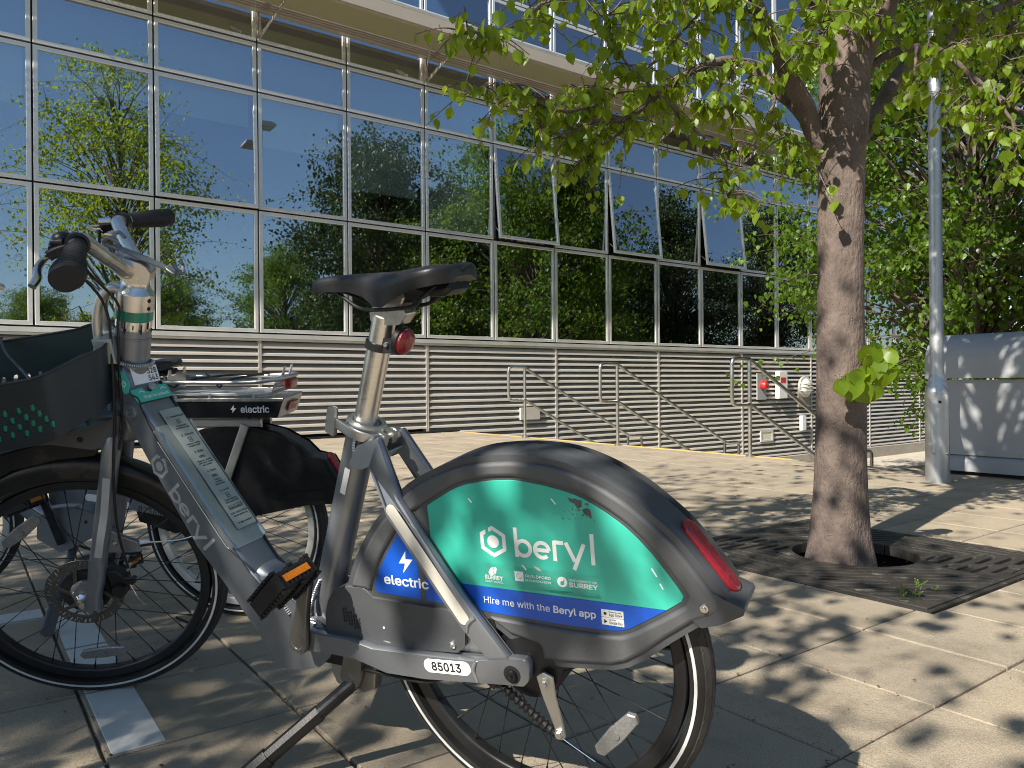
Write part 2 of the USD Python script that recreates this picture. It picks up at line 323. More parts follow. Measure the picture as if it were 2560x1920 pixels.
look('bark', {'tc': ('texture_coordinate', {}), 'n': ('noise_texture', {'scale': 7., 'detail': 7., 'roughness': .65}), 'mp': ('mapping', {'scale': (1., 1., .45)}),
              'v': ('voronoi_texture', {'scale': 95.}), 'rv': ('map_range', {'from_min': .10, 'from_max': .22, 'to_min': 1., 'to_max': 0., 'clamp': True}),
              'f': ('noise_texture', {'scale': 70., 'detail': 4.}), 'w': ('noise_texture', {'scale': 10., 'detail': 2.}), 'rw': ('map_range', {'from_min': .45, 'from_max': .6, 'clamp': True}), 'mm': ('math', {'math_type': 'multiply'}),
              'rp': ('rgb_ramp', {'ramp': [(.28, (.070, .054, .047)), (.5, (.130, .100, .086)), (.72, (.195, .152, .128))]}),
              'x': ('mix', {'color2': (.52, .41, .31)}), 'ad': ('math', {'math_type': 'add'}), 'bu': ('bump', {'strength': 1., 'distance': .010}), 'p': ('principled_bsdf', {'roughness': .82, 'specular_ior_level': .25})},
     [('tc.object', 'n.vector'), ('tc.object', 'mp.vector'), ('mp.vector', 'v.vector'), ('mp.vector', 'f.vector'), ('tc.object', 'w.vector'), ('w.fac', 'rw.value'), ('n.fac', 'rp.fac'), ('v.distance', 'rv.value'), ('rv.result', 'mm.value1'), ('rw.result', 'mm.value2'), ('mm.value', 'x.fac'),
      ('rp.color', 'x.color1'), ('x.color', 'p.base_color'), ('f.fac', 'ad.value1'), ('mm.value', 'ad.value2'), ('ad.value', 'bu.height'), ('bu.normal', 'p.normal')], 'p.BSDF')
# ================================================================== ground
def plate(poly, z0, z1, r=.003, n=1, c=0.0):
    return mapped(slab(poly, z0, z1, r, n, c), (0, 0, 0), (1, 0, 0), (0, 0, 1), (0, 1, 0))
FAC = 11.03                       # the facade's plane is y = FAC
EDGE_X, EDGE_Y, LOW = 6.95, 3.55, -1.27
GR = (2.71, 4.0, 1.27, 2.56)      # the tree grate
TREE = (3.25, 1.93)
def ext(poly, z0, z1):
    m = trimesh.creation.extrude_polygon(poly, z1 - z0, engine='earcut'); m.apply_translation([0, 0, z0]); return m
g = part(None, 'ground', bx(-400, 400, -400, 400, -1.6, -1.5), 'asphalt'); tag(g, 'far open ground around the building', 'ground', kind='structure')
terr = Polygon([(-60, -45), (40, -45), (40, EDGE_Y), (EDGE_X, EDGE_Y), (EDGE_X, FAC), (-60, FAC)])
pit = sbox(GR[0], GR[2], GR[1], GR[3])
pave = thing('pavement', 'concrete slab pavement under the bicycles and round the tree', 'pavement', kind='structure')
part(pave, 'bedding', ext(terr.difference(pit), -1.5, -.012), 'sand_joint', False)
low = thing('lower_forecourt', 'sunlit lower forecourt beyond the steps', 'forecourt', kind='structure')
part(low, 'surface', bx(EDGE_X, 60, EDGE_Y - 3, FAC + .02, LOW - .2, LOW), 'concrete_lower', False)
P0 = .42
slab_area = terr.intersection(sbox(-9, -5, 15, FAC - .06)).difference(pit.buffer(.012, join_style=2))
cells = []
for i in range(-22, 36):
    xa = .26 + P0 * i; off = .11 if xa < 1.05 else 0.
    for j in range(-14, 26):
        ya = .90 + P0 * j + off
        q = sbox(xa + .004, ya + .004, xa + P0 - .004, ya + P0 - .004)
        if not slab_area.contains(q): q = q.intersection(slab_area)
        if q.is_empty or q.geom_type != 'Polygon' or q.area < .004: continue
        c = q.centroid; d = V3(c.x, c.y, -CAM_H); z = d @ fw; u = d @ rt / max(z, .01)
        cells.append((-(q.area * CAM_H / max(z, .3) ** 3) if z > .9 and abs(u) < .74 else d @ d, q, rng.uniform(-.0012, .0012), int(rng.integers(0, 4))))
cells.sort(key=lambda t: t[0])
rest = {k: [] for k in range(4)}
for n, (_, q, dz, k) in enumerate(cells):
    m = plate(q, -.03, dz, .0035)
    if n < 296: part(pave, 'paving_slab', m, f'paving_{k}', False)
    else: rest[k].append(m)
for k in range(4): part(pave, 'far_paving_slabs', cat(rest[k]), f'paving_{k}', False, kind='stuff')
# painted bay corner: a white line along the slabs and one across it, following each slab
paint = thing('painted_marking', 'white painted corner line of a cycle parking bay on the slabs', 'road marking')
line = shapely.union_all([sbox(.275, 1.86, .385, 3.10), sbox(-1.6, 3.10, .385, 3.235)])
pl = []
for _, q, dz, k in cells:
    w = q.buffer(-.004, join_style=2).intersection(line)
    for w in getattr(w, 'geoms', [w]):
        if w.geom_type == 'Polygon' and w.area > 1e-4: pl.append(plate(w, dz - .004, dz + .002, .001))
part(paint, 'paint', cat(pl), 'white_paint', False)
# steps down to the forecourt, the edge of the pavement with its yellow line
st = thing('steps', 'concrete steps going down beyond the yellow edge line', 'steps', kind='structure')
for k in range(8): part(st, 'step', bx(EDGE_X + .002, EDGE_X + .30 * (k + 1), EDGE_Y + .5, FAC - .12, LOW - .1 + .002 * k, -.159 * (k + 1) - .001), 'concrete_lower', False)
yl = part(None, 'edge_marking', bx(EDGE_X - .055, EDGE_X + .004, 4.6, FAC - .06, -.05, .0045), 'yellow_paint', False)
tag(yl, 'thin yellow line along the top edge of the steps', 'edge line')
# litter in the joints
lv, lf = [], []
for n in range(5200):
    if n % 4:
        i = rng.integers(-6, 16); x = .26 + P0 * i + rng.normal(0, .0045); y = rng.uniform(.2, 8) if rng.random() < .75 else rng.uniform(.2, 3)
        if rng.random() < .5:
            x, y = rng.uniform(-1.5, 6), .90 + P0 * rng.integers(-2, 16) + (.11 if x < 1.05 else 0) + rng.normal(0, .0045)
        if meshkit.noise(V3(x * 2.2, y * 2.2, 3.3)) < .42: continue
        s = rng.uniform(.002, .007)
    else:
        x, y, s = rng.uniform(-1.5, 6.5), rng.uniform(.3, 8), rng.uniform(.002, .006)
        if rng.random() < .55: continue
    if GR[0] < x < GR[1] and GR[2] < y < GR[3]: s *= .9
    a = rng.uniform(0, 6.3); d1 = V3(math.cos(a), math.sin(a), rng.uniform(-.2, .2)) * s; d2 = V3(-math.sin(a), math.cos(a), rng.uniform(-.4, .4)) * s * rng.uniform(.25, .8)
    o = V3(x, y, .003 + s * .3); b = len(lv); lv += [o - d1, o + d2, o + d1, o - d2 + V3(0, 0, .001)]; lf += [[b, b + 1, b + 2], [b, b + 2, b + 3]]
tag(part(None, 'leaf_litter', tm(lv, lf), 'dry_leaf', False), 'fine brown bud scales and leaf crumbs in the slab joints', 'leaf litter', kind='stuff')

# ------------------------------------------------------------------ tree grate
gx, gy, hs = (GR[0] + GR[1]) / 2, (GR[2] + GR[3]) / 2, (GR[1] - GR[0]) / 2
grate = thing('tree_grate', 'square dark cast iron grate with slots round the tree trunk', 'tree grate', (gx, gy, 0))
part(grate, 'pit', cat(bx(-hs, hs, -hs, hs, -.30, -.13)), 'soil', False)
part(grate, 'surround', ext(sbox(-hs, -hs, hs, hs).difference(sbox(-hs + .02, -hs + .02, hs - .02, hs - .02)), -.1, .002), 'cast_iron', False)
inner = .27
def slot(a, b, w): return LineString([a, b]).buffer(w / 2, quad_segs=3)
def grate_quadrant(k):
    """One of the four castings, cut along the axes; k = 0 is towards (+x, +y), then counter-clockwise."""
    sx, sy = ((1, 1), (-1, 1), (-1, -1), (1, -1))[k]
    P = sbox(.0025, .0025, hs - .025, hs - .025).difference(Point(0, 0).buffer(inner, quad_segs=24))
    holes = []
    if k in (0, 2):                                   # slots across the diagonal, a rib down its middle
        for d in np.arange(.30, 1.30, .052):
            for s in (1, -1):
                L = min(d / math.sqrt(2) * math.sqrt(2), 1.68 * (hs - .02) - d) * .93 - .03
                L = min(d, 1.36 * hs * 1.04 - d + .02) - .05
                if L < .07: continue
                a, b = .025, L
                c = V3(d, d) / math.sqrt(2); t = V3(1, -1) / math.sqrt(2) * s
                holes.append(slot(c + t * a, c + t * b, .021))
    else:                                             # a herringbone about the diagonal
        for d in np.arange(.22, .62, .056):
            holes += [slot((d + .045, d - .0), (d + .045, max(d - .17, .035)), .026), slot((d - .0, d + .045), (max(d - .17, .035), d + .045), .026)]
            if d - .24 > .05: holes += [slot((d + .045, d - .235), (d + .045, max(d - .40, .04)), .022), slot((d - .235, d + .045), (max(d - .40, .04), d + .045), .022)]
    keep = P.buffer(-.022)
    for h in holes:
        h = h.intersection(keep)
        if h.geom_type == 'Polygon' and h.area > .0008: P = P.difference(h)
    P = affinity.scale(P, sx, sy, origin=(0, 0))
    return plate(P, -.042, .006, .002, 1)
for k in range(4): part(grate, 'grate_segment', grate_quadrant(k), 'cast_iron', False)
lt = []
for n in range(90):
    a, r0 = rng.uniform(0, 6.3), rng.uniform(.14, .62); m = trimesh.creation.icosphere(1, rng.uniform(.008, .02)); m.vertices *= (1, .6, .2); m.apply_transform(trimesh.transformations.rotation_matrix(a * 3, [.3, .5, .8])); m.apply_translation([r0 * math.cos(a), r0 * math.sin(a), -.12]); lt.append(m)
part(grate, 'litter', cat(lt), 'dry_leaf', False, kind='stuff')
for n, (x, y, h) in enumerate(((2.80, 1.42, .030), (2.84, 1.44, .040), (2.87, 1.40, .024), (2.95, 1.45, .045), (2.99, 1.45, .034), (3.00, 1.38, .016))):
    vv = []
    for s in range(1 + n % 3):
        bx_, by_ = rng.normal(0, .008, 2); tip = V3(bx_ * 2, by_ * 2, h * rng.uniform(.7, 1)); vv.append(tube([V3(bx_, by_, 0), tip * .6 + V3(.003, 0, 0), tip], [.0012, .001, .0006], 5))
        for q in np.linspace(.3, 1, 6):
            for sgn in (1, -1):
                m = trimesh.creation.icosphere(1, .0034); m.vertices *= (1, .7, .3); m.apply_translation(tip * q + V3(sgn * .003, sgn * .002 * (-1) ** int(q * 10), 0)); vv.append(m)
    w = part(None, 'weed', cat(vv), 'shoot_leaf'); UsdGeom.Xformable(w).AddTranslateOp().Set(Gf.Vec3d(x, y, .004))
    tag(w, ('small green weed growing through the grate at its near corner' if n < 3 else 'small green weed on the near edge of the iron grate'), 'weed', 'weeds at the near corner of the tree grate')
# ================================================================== the office building
BX0, BW, NB0, NB1 = .8175, 1.379, -3, 19
mull = lambda i: BX0 + BW * i
ROWS = [1.563, 3.336, 5.035, 5.75, 7.62, 9.42, 11.1, 11.8]
bld = thing('office_building', 'glass and aluminium office building with grey louvres along its base', 'building', (0, 0, 0))
XA, XB = mull(NB0) - .1, mull(NB1) + .1
part(bld, 'roof', bx(XA - .3, XB + .3, FAC - .25, FAC + 16, 11.83, 12.3), 'beige_metal')
part(bld, 'side_wall', bx(XA - .15, XA, FAC + .1, FAC + 16, -1.5, 11.82), 'louvre'); part(bld, 'side_wall', bx(XB, XB + .15, FAC + .1, FAC + 16, -1.5, 11.82), 'louvre')
part(bld, 'back_wall', bx(XA, XB, FAC + 6, FAC + 6.2, -1.5, 11.8), 'interior')
for z in (1.30, 5.80, 9.6): part(bld, 'floor', bx(XA, XB, FAC + .14, FAC + 6, z, z + .25), 'carpet')
for z in (5.36, 9.30): part(bld, 'ceiling', bx(XA, XB, FAC + .45, FAC + 6, z, z + .05), 'bulkhead')
part(bld, 'bulkhead', bx(XA, XB, FAC + .33, FAC + .42, 5.02, 5.75), 'bulkhead')
part(bld, 'spandrel_lining', bx(XA, XB, FAC + .10, FAC + .13, 5.77, 6.75), 'gap_dark')
part(bld, 'curtain_wall_backing', cat([bx(mull(i) - .045, mull(i) + .045, FAC + .028, FAC + .10, 1.53, 11.8) for i in range(NB0, NB1 + 1)],
     [bx(XA, XB, FAC + .030, FAC + .09, z - .04, z + .04) for z in ROWS]), 'gap_dark', False)
rk = random.Random(5)
def window(i, r, angle=0.):
    x0, x1, z0, z1 = mull(i) + .011, mull(i + 1) - .011, ROWS[r] + .012, ROWS[r + 1] - .012
    b, y0, y1 = .052, -.020, .026
    P = sbox(x0, z0, x1, z1).difference(sbox(x0 + b, z0 + b, x1 - b, z1 - b))
    fr = slab(P, y0, y1, .004, 1); pn = bx(x0 + b - .008, x1 - b + .008, .004, .010, z0 + b - .008, z1 - b + .008)
    Tm = trimesh.transformations.rotation_matrix(-angle, [1, 0, 0], [0, 0, z1]) if angle else np.eye(4)
    tw = trimesh.transformations.rotation_matrix(rk.uniform(-.0016, .0016), [0, 0, 1], [(x0 + x1) / 2, 0, z0]) @ trimesh.transformations.rotation_matrix(rk.uniform(-.0016, .0016), [1, 0, 0], [0, 0, (z0 + z1) / 2])
    pn.apply_transform(tw)
    for m in (fr, pn): m.apply_transform(Tm); m.apply_translation([0, FAC, 0])
    w = part(bld, 'window', fr, 'alu_frame', 30, label='top-hung window standing open' if angle > .045 else None)
    part(w, 'pane', pn, 'window_glass', False)
    if angle > .045:
        for s in (x0 + .05, x1 - .05):
            h = 1.2; a = V3(s, FAC + .02, z1 - 1.45); e = V3(s, FAC - math.sin(angle) * 1.6, z1 - math.cos(angle) * 1.62)
            part(w, 'stay', tube([a, e], .006, 6), 'alu_frame')
OPEN = {1: .03, 5: .10, 7: .10, 9: .105, 13: .09}
for i in range(NB0, NB1):
    for r in range(len(ROWS) - 1):
        if r == 6: continue
        window(i, r, OPEN.get(i, 0.) if r == 1 else 0.)
    part(bld, 'parapet_panel', bx(mull(i) + .01, mull(i + 1) - .01, FAC - .01, FAC + .05, 11.11, 11.8), 'beige_metal')
# roller blinds, each pulled to its own height; vertical slats in one open window
BL = {-3: .5, -2: .4, -1: .42, 0: .25, 1: .27, 2: .42, 3: .68, 4: .97, 6: .1, 8: .12, 9: .35, 10: .95, 11: .2, 13: .6, 15: .8, 16: .3, 18: .5}
for i, f in BL.items():
    z1 = ROWS[2] - .03; z0 = z1 - f * (ROWS[2] - ROWS[1] - .06)
    part(bld, 'roller_blind', cat(bx(mull(i) + .05, mull(i + 1) - .09, FAC + .12, FAC + .124, z0, z1), bx(mull(i) + .05, mull(i + 1) - .09, FAC + .113, FAC + .131, z0 - .02, z0)), 'blind')
for k in range(9):
    x = mull(5) + .10 + .13 * k
    part(bld, 'blind_slat', bx(x, x + (.035 if k < 4 else .11), FAC + .14 + .004 * (k % 2), FAC + .143 + .004 * (k % 2), ROWS[1] + .06, ROWS[2] - .08), 'blind')
for i in range(4, NB1):
    f = (.55, .95, .4, 1., .62, .9)[i % 6]; z1 = ROWS[5] - .03; z0 = z1 - f * 1.7
    part(bld, 'roller_blind', bx(mull(i) + .05, mull(i + 1) - .07, FAC + .12, FAC + .125, z0, z1), 'blind')
    part(bld, 'roller_blind', bx(mull(i) + .05, mull(i + 1) - .07, FAC + .12, FAC + .125, 9.5, 11.0), 'blind')
# sill rail and louvres: one blade is one part
part(bld, 'sill_rail', cat(bx(XA, XB, FAC - .055, FAC + .03, 1.487, 1.549), bx(XA, XB, FAC - .03, FAC + .03, 1.452, 1.483)), 'alu_frame')
part(bld, 'louvre_backing', bx(XA, XB, FAC + .10, FAC + .14, -1.5, 1.48), 'gap_dark')
BLADE = np.array([(-.030, -.050), (-.026, -.052), (-.022, -.022), (.060, .046), (.058, .050), (-.026, -.018)])
def blade(x0, x1, z):
    R = np.array([[(x, FAC + y, z + w) for y, w in BLADE] for x in (x0, x1)]); return rings(R)
for p in range(-1, 10):
    x0, x1 = mull(2 * p), mull(2 * p + 2)
    zb = .06 if x1 < 9 else -.98
    xs = max(x0, mull(NB0)); 
    for z in np.arange(1.395, zb + .03, -.1055): part(bld, 'louvre_blade', blade(xs + .026, x1 - .026, z + rk.uniform(-.003, .003)), 'louvre', False)
for i in range(-2, NB1 + 1, 2):
    part(bld, 'louvre_post', cat(bx(mull(i) - .022, mull(i) - .004, FAC - .035, FAC + .1, -1.0, 1.449), bx(mull(i) + .004, mull(i) + .022, FAC - .035, FAC + .1, -1.0, 1.449)), 'louvre', False)
for k in range(9):
    x = EDGE_X + 2.3 + 2.0 * k
    part(bld, 'plinth_block', bx(x + .006, x + 1.994, FAC - .15, FAC + .09, LOW - .05, -1.0 + .003 * (k % 2)), 'concrete_plinth', False)
part(bld, 'base_trim', bx(XA, EDGE_X, FAC - .045, FAC + .05, -.02, .03), 'gap_dark')

# ------------------------------------------------------------------ sunshade along the facade
shade = thing('sunshade', 'beige perforated metal sunshade projecting along the facade above the windows', 'sunshade', (0, 0, 0))
SX0, SX1, SZ = mull(-3), mull(18), 6.17
part(shade, 'inner_strip', bx(SX0, SX1, 10.88, 10.99, SZ, SZ + .004), 'mesh_strip', False)
for k, (a, b) in enumerate(((10.80, 10.865), (10.725, 10.785), (10.655, 10.71))): part(shade, 'rail', bx(SX0, SX1, a, b, SZ - .005, SZ + .03), 'brown_metal')
part(shade, 'mesh_panel', bx(SX0, SX1, 10.03, 10.64, SZ, SZ + .004), 'mesh_sheet', False)
part(shade, 'soffit_edge', bx(SX0, SX1, 9.955, 10.015, SZ - .02, SZ + .02), 'beige_metal')
part(shade, 'fascia', bx(SX0, SX1, 9.93, 9.948, SZ - .02, SZ + .16), 'beige_metal'); part(shade, 'upper_fascia', bx(SX0, SX1, 9.95, 9.965, SZ + .172, SZ + .20), 'brown_metal')
part(shade, 'nosing', tube([V3(SX0, 9.965, SZ + .205), V3(SX1, 9.965, SZ + .205)], .034, 14), 'alu_frame')
for i in range(-2, 18, 2):
    x = mull(i)
    pl_ = slab([(FAC - .03, 5.82), (FAC - .075, 5.83), (FAC - .105, 6.25), (FAC - .03, 6.28)], -.012, .012, .003, 1)
    br = part(shade, 'bracket', mapped(cat(pl_, *[cyl(V3(yy_, -.02, z_), V3(yy_, .02, z_), .012, 10) for yy_, z_ in ((FAC - .06, 6.2), (FAC - .05, 5.95))]), (x, 0, 0), (0, 1, 0), (1, 0, 0), (0, 0, 1)), 'brown_metal')
    part(br, 'arm', tube([V3(x, FAC - .03, 6.215), V3(x, 10.0, 6.215)], .032, 14), 'brown_metal')
    for s in (-1, 1):
        a, b = V3(x + .02 * s, FAC - .05, 5.80), V3(x + .20 * s, 10.45, 6.16); sd = np.cross(b - a, (0, 0, 1.)); sd /= np.linalg.norm(sd)
        part(br, 'strut', sweep([a, b], rrect(.055, .006, .0025, 1), side=np.cross(sd, b - a)), 'mesh_strip', False)

# ------------------------------------------------------------------ small fittings on the louvres
def fit(x, z, dy=.03): return V3(x, FAC - dy, z)
def on_wall(name, label, c, loc): return thing(name, label, c, loc)
q = on_wall('alarm_sounder', 'round red alarm sounder on a grey plate fixed to the louvres', 'alarm', fit(15.3, .70, .06))
part(q, 'back_plate', bx(-.17, .17, -.0, .03, -.32, .30), 'locker_grey'); part(q, 'sounder', lathe([(0, -.14), (.07, -.13), (.105, -.08), (.11, 0)], (.02, -.0, .02), (0, 1, 0), 20), 'red_plastic')
q = on_wall('control_box', 'pale control box with a red label beside the red sounder', 'box', fit(16.0, .72, .06))
part(q, 'box', slab(sbox(-.16, -.32, .17, .33), -.10, .02, .012), 'white_plastic'); part(q, 'label_plate', bx(-.10, .10, -.104, -.099, .05, .18), 'red_plastic')
q = on_wall('bulkhead_lamp', 'round caged bulkhead lamp on the louvres left of the trunk', 'lamp', fit(17.0, .62, .06))
part(q, 'back_plate', bx(-.24, .26, .0, .02, -.45, .02), 'brown_metal'); part(q, 'lens', lathe([(0, -.16), (.12, -.14), (.2, -.07), (.22, 0)], (0, 0, .05), (0, 1, 0), 24), 'lamp_glass')
part(q, 'rim', lathe([(.20, -.06), (.26, -.05), (.26, .0), (.20, .0)], (0, 0, .05), (0, 1, 0), 24, True), 'alu_frame')
for k in (-.09, 0, .09): part(q, 'cage_bar', tube(spl([V3(-.22, -.05, .05 + k), V3(-.12, -.165, .05 + k), V3(.12, -.165, .05 + k), V3(.22, -.05, .05 + k)], 4), .012, 6), 'alu_frame')
q = on_wall('junction_box', 'small white junction box low beside the lamp', 'box', fit(16.9, -.20, .06)); part(q, 'box', slab(sbox(-.08, -.2, .08, .16), -.07, .02, .01), 'white_plastic')
q = on_wall('recessed_light', 'small rectangular step light set in the louvres behind the third handrail', 'lamp', fit(15.5, -.48, .045)); part(q, 'frame', slab(sbox(-.24, -.13, .24, .13).difference(sbox(-.19, -.09, .19, .09)), -.01, .03, .004), 'alu_frame'); part(q, 'lens', bx(-.19, .19, .0, .02, -.09, .09), 'lamp_glass')
q = on_wall('vent_box', 'grey box fitted low in the louvres behind the first handrail', 'box', fit(8.45, .26, .05)); part(q, 'box', slab(sbox(-.22, -.11, .22, .11), -.02, .05, .008), 'louvre')

# ------------------------------------------------------------------ handrails of the steps
def handrail(y, label):
    t = thing('handrail', label, 'handrail', (0, 0, 0), group='steel handrails at the head of the steps')
    x, sl, r = 6.83, -.517, .021
    post = part(t, 'post', cat(cyl(V3(x, y, 0), V3(x, y, 1.04), r, 16), cyl(V3(x, y, 0), V3(x, y, .02), .045, 20)), 'inox')
    part(t, 'end_loop', tube(np.vstack([V3(x, y, 1.045)[None], spl([V3(x - .22, y, 1.045), V3(x - .275, y, 1.03), V3(x - .295, y, .98)], 4), spl([V3(x - .295, y, .63), V3(x - .275, y, .575), V3(x - .22, y, .56)], 4), V3(x, y, .56)[None]]), r, 14), 'inox')
    e = 2.12
    part(t, 'top_rail', tube(np.vstack([V3(x, y, 1.04)[None], V3(x + e, y, 1.04 + sl * e)[None], spl([V3(x + e + .06, y, 1.02 + sl * e), V3(x + e + .26, y, 1.02 + sl * e), V3(x + e + .31, y, .99 + sl * e), V3(x + e + .32, y, .93 + sl * e)], 4), V3(x + e + .32, y, .55 + sl * e)[None]]), r, 14), 'inox')
    part(t, 'lower_rail', tube([V3(x, y, .565), V3(x + e, y, .565 + sl * e)], r, 14), 'inox')
    part(t, 'lower_post', cyl(V3(x + e, y, 1.03 + sl * e), V3(x + e, y, LOW), r, 14), 'inox')
handrail(9.0, 'steel handrail of the steps nearest the building'); handrail(7.05, 'middle one of the three steel handrails at the steps'); handrail(5.05, 'steel handrail nearest the tree trunk')

# ------------------------------------------------------------------ lamp post and locker
LP = V3(6.27, 2.88, 0)
lp = thing('lamp_post', 'galvanised steel lamp post with a wide base beside the grey locker', 'lamp post', LP)
part(lp, 'base', lathe([(.0, 0), (.086, 0), (.086, .70), (.082, .715), (.058, .82), (.052, .845), (.0, .845)], n=32), 'zinc')
part(lp, 'shaft', lathe([(.049, .84), (.047, 3.2), (.040, 7.3), (.0, 7.3)], n=24), 'zinc')
dr = fw * -1 + rt * -.25; dr /= np.linalg.norm(dr); sd = np.cross(dr, up)
dd = slab(sbox(-.068, .22, .068, .69), 0, .008, .004, 2, .02); dd.vertices[:, 1] += np.sqrt(np.maximum(.088 ** 2 - dd.vertices[:, 0] ** 2, 0)) - .002
door = part(lp, 'door', mapped(dd, (0, 0, 0), -sd, dr, up), 'zinc')
part(door, 'lock', mapped(cyl(V3(-.005, .09, .63), V3(-.005, .10, .63), .011, 14), (0, 0, 0), -sd, dr, up), 'steel_black')
part(lp, 'lamp_head', slab([(-.40, 7.28), (.30, 7.30), (.34, 7.36), (.20, 7.42), (-.34, 7.40)], -.22, .22, .02), 'locker_grey')
lk = thing('storage_locker', 'grey steel locker with a rounded lid behind the lamp post', 'locker', (6.84, 3.24, 0))
def prof(z, x): return (x, z)
LEN = 4.2; j1 = .97
body = [(0.03, .17), (0.03, .80), (1.0, .80), (1.0, .17)]
lid = [(-.02, .815), (-.02, .955)] + [(.26 - .28 * math.cos(a), .955 + .24 * math.sin(a)) for a in np.linspace(.15, math.pi / 2, 9)] + [(.95, 1.2), (1.03, 1.1), (1.03, .815)]
for k in range(4):
    y1, y0 = -k * j1 - .004, -(k + 1) * j1 + .004
    part(lk, 'front_panel', slab(body, y0, y1, .008), 'locker_grey'); part(lk, 'lid', slab(lid, y0 + .0, y1, .008, 2), 'locker_grey')
part(lk, 'plinth', slab([(.0, .035), (.0, .12), (.05, .165), (1.0, .165), (1.0, .035)], -4 * j1, -.002, .006), 'locker_grey'); part(lk, 'skid', bx(.08, .95, -4 * j1 + .05, -.04, 0, .034), 'gap_dark')
# ================================================================== trees
LH = np.array([(0, 0, 0), (.20, -.06, .03), (.44, .22, .07), (.36, .58, .05), (0, 1.0, -.10), (-.36, .58, .05), (-.44, .22, .07), (-.20, -.06, .03), (0, .48, -.02)])
LFc = np.array([(8, 0, 1), (8, 1, 2), (8, 2, 3), (8, 3, 4), (8, 4, 5), (8, 5, 6), (8, 6, 7), (8, 7, 0)])
def leaves(P, T, N, S):
    """Heart-shaped leaves at P: tip direction T, face normal N, size S."""
    P, T, N, S = (np.asarray(a, float) for a in (P, T, N, S))
    T = T / (np.linalg.norm(T, axis=1, keepdims=True) + 1e-9); X = np.cross(T, N); X /= np.linalg.norm(X, axis=1, keepdims=True) + 1e-9; Z = np.cross(X, T)
    v = P[:, None] + S[:, None, None] * (LH[None, :, :1] * X[:, None] + LH[None, :, 1:2] * T[:, None] + LH[None, :, 2:] * Z[:, None])
    f = LFc[None] + 9 * np.arange(len(P))[:, None, None]
    return v.reshape(-1, 3), f.reshape(-1, 3)
def rand_leaves(r, P, size, droop=.75):
    n = len(P); a = r.uniform(0, 2 * np.pi, n); h = np.c_[np.cos(a), np.sin(a), np.zeros(n)]
    T = h * r.uniform(.15, 1., (n, 1)) + np.c_[np.zeros((n, 2)), -r.uniform(droop * .4, droop * 1.5, n)]
    N = h * r.uniform(.1, 1.0, (n, 1)) + np.c_[r.normal(0, .35, (n, 2)), r.uniform(.35, 1.2, n)]
    return leaves(P, T, N, size * r.uniform(.6, 1.25, n))
def generic_tree(seed, H, R, trunk_h, trunk_r, n_clump, per, lsize, trunk=None, squash=.5, zc=.62):
    r = np.random.default_rng(seed); tubes, P = [], []
    tp = trunk if trunk is not None else np.array([(0, 0, 0), (.03, .02, trunk_h * .5), (0, .04, trunk_h), (.05, 0, H * .55), (.02, .03, H * .8), (0, 0, H * .97)])
    q = spl(tp, 8); z = q[:, 2]; rad = trunk_r * (1 - .9 * np.clip((z - .2) / (H * .98), 0, 1) ** 1.2) + trunk_r * .32 * np.exp(-z / .12)
    if trunk is None: tubes.append(tube(q, rad, 14))
    c0 = V3(0, 0, H * zc)
    for k in range(n_clump):
        d = r.normal(size=3); d /= np.linalg.norm(d); rr = r.uniform(.25, 1.) ** .5
        hz = d[2] * rr; lim = R * (1 - .35 * max(hz, 0)) 
        c = c0 + V3(d[0] * lim * rr, d[1] * lim * rr, hz * H * squash * .78)
        c[:2] *= 1 + .28 * (meshkit.noise(c * .7 + seed) - .5)
        zt = max(trunk_h * .85, c[2] - r.uniform(.4, 1.3) - np.hypot(c[0], c[1]) * .5); i = int(np.argmin(abs(q[:, 2] - zt))); a = q[i]
        m = (a + c) / 2 + V3(0, 0, .16 * np.linalg.norm(c - a)) + r.normal(0, .1, 3)
        tubes.append(tube(spl([a, m, c], 5), np.linspace(.085 * trunk_r * (1 + .8 * np.linalg.norm(c - a)), .005, 11), 5, caps=False))
        for s in range(4):
            e = c + r.normal(0, 1, 3) * V3(.55, .55, .28) + V3(0, 0, -.12); tubes.append(tube(spl([c, (c + e) / 2 + V3(0, 0, .06), e], 3), np.linspace(.007, .003, 7), 4, caps=False))
            t = r.uniform(.1, 1.15, per // 4)[:, None]; P.append(c + (e - c) * t + r.normal(0, 1, (per // 4, 3)) * V3(.15, .15, .11))
    P = np.vstack(P); v, f = rand_leaves(r, P, lsize)
    return cat(tubes), tm(v, f), P
def tree_thing(name, label, loc, parts, mat, group=None):
    t = thing(name, label, 'tree', loc, group=group)
    part(t, 'trunk', parts[0], 'bark'); c = part(t, 'crown', parts[1], mat, False, kind='stuff'); return t
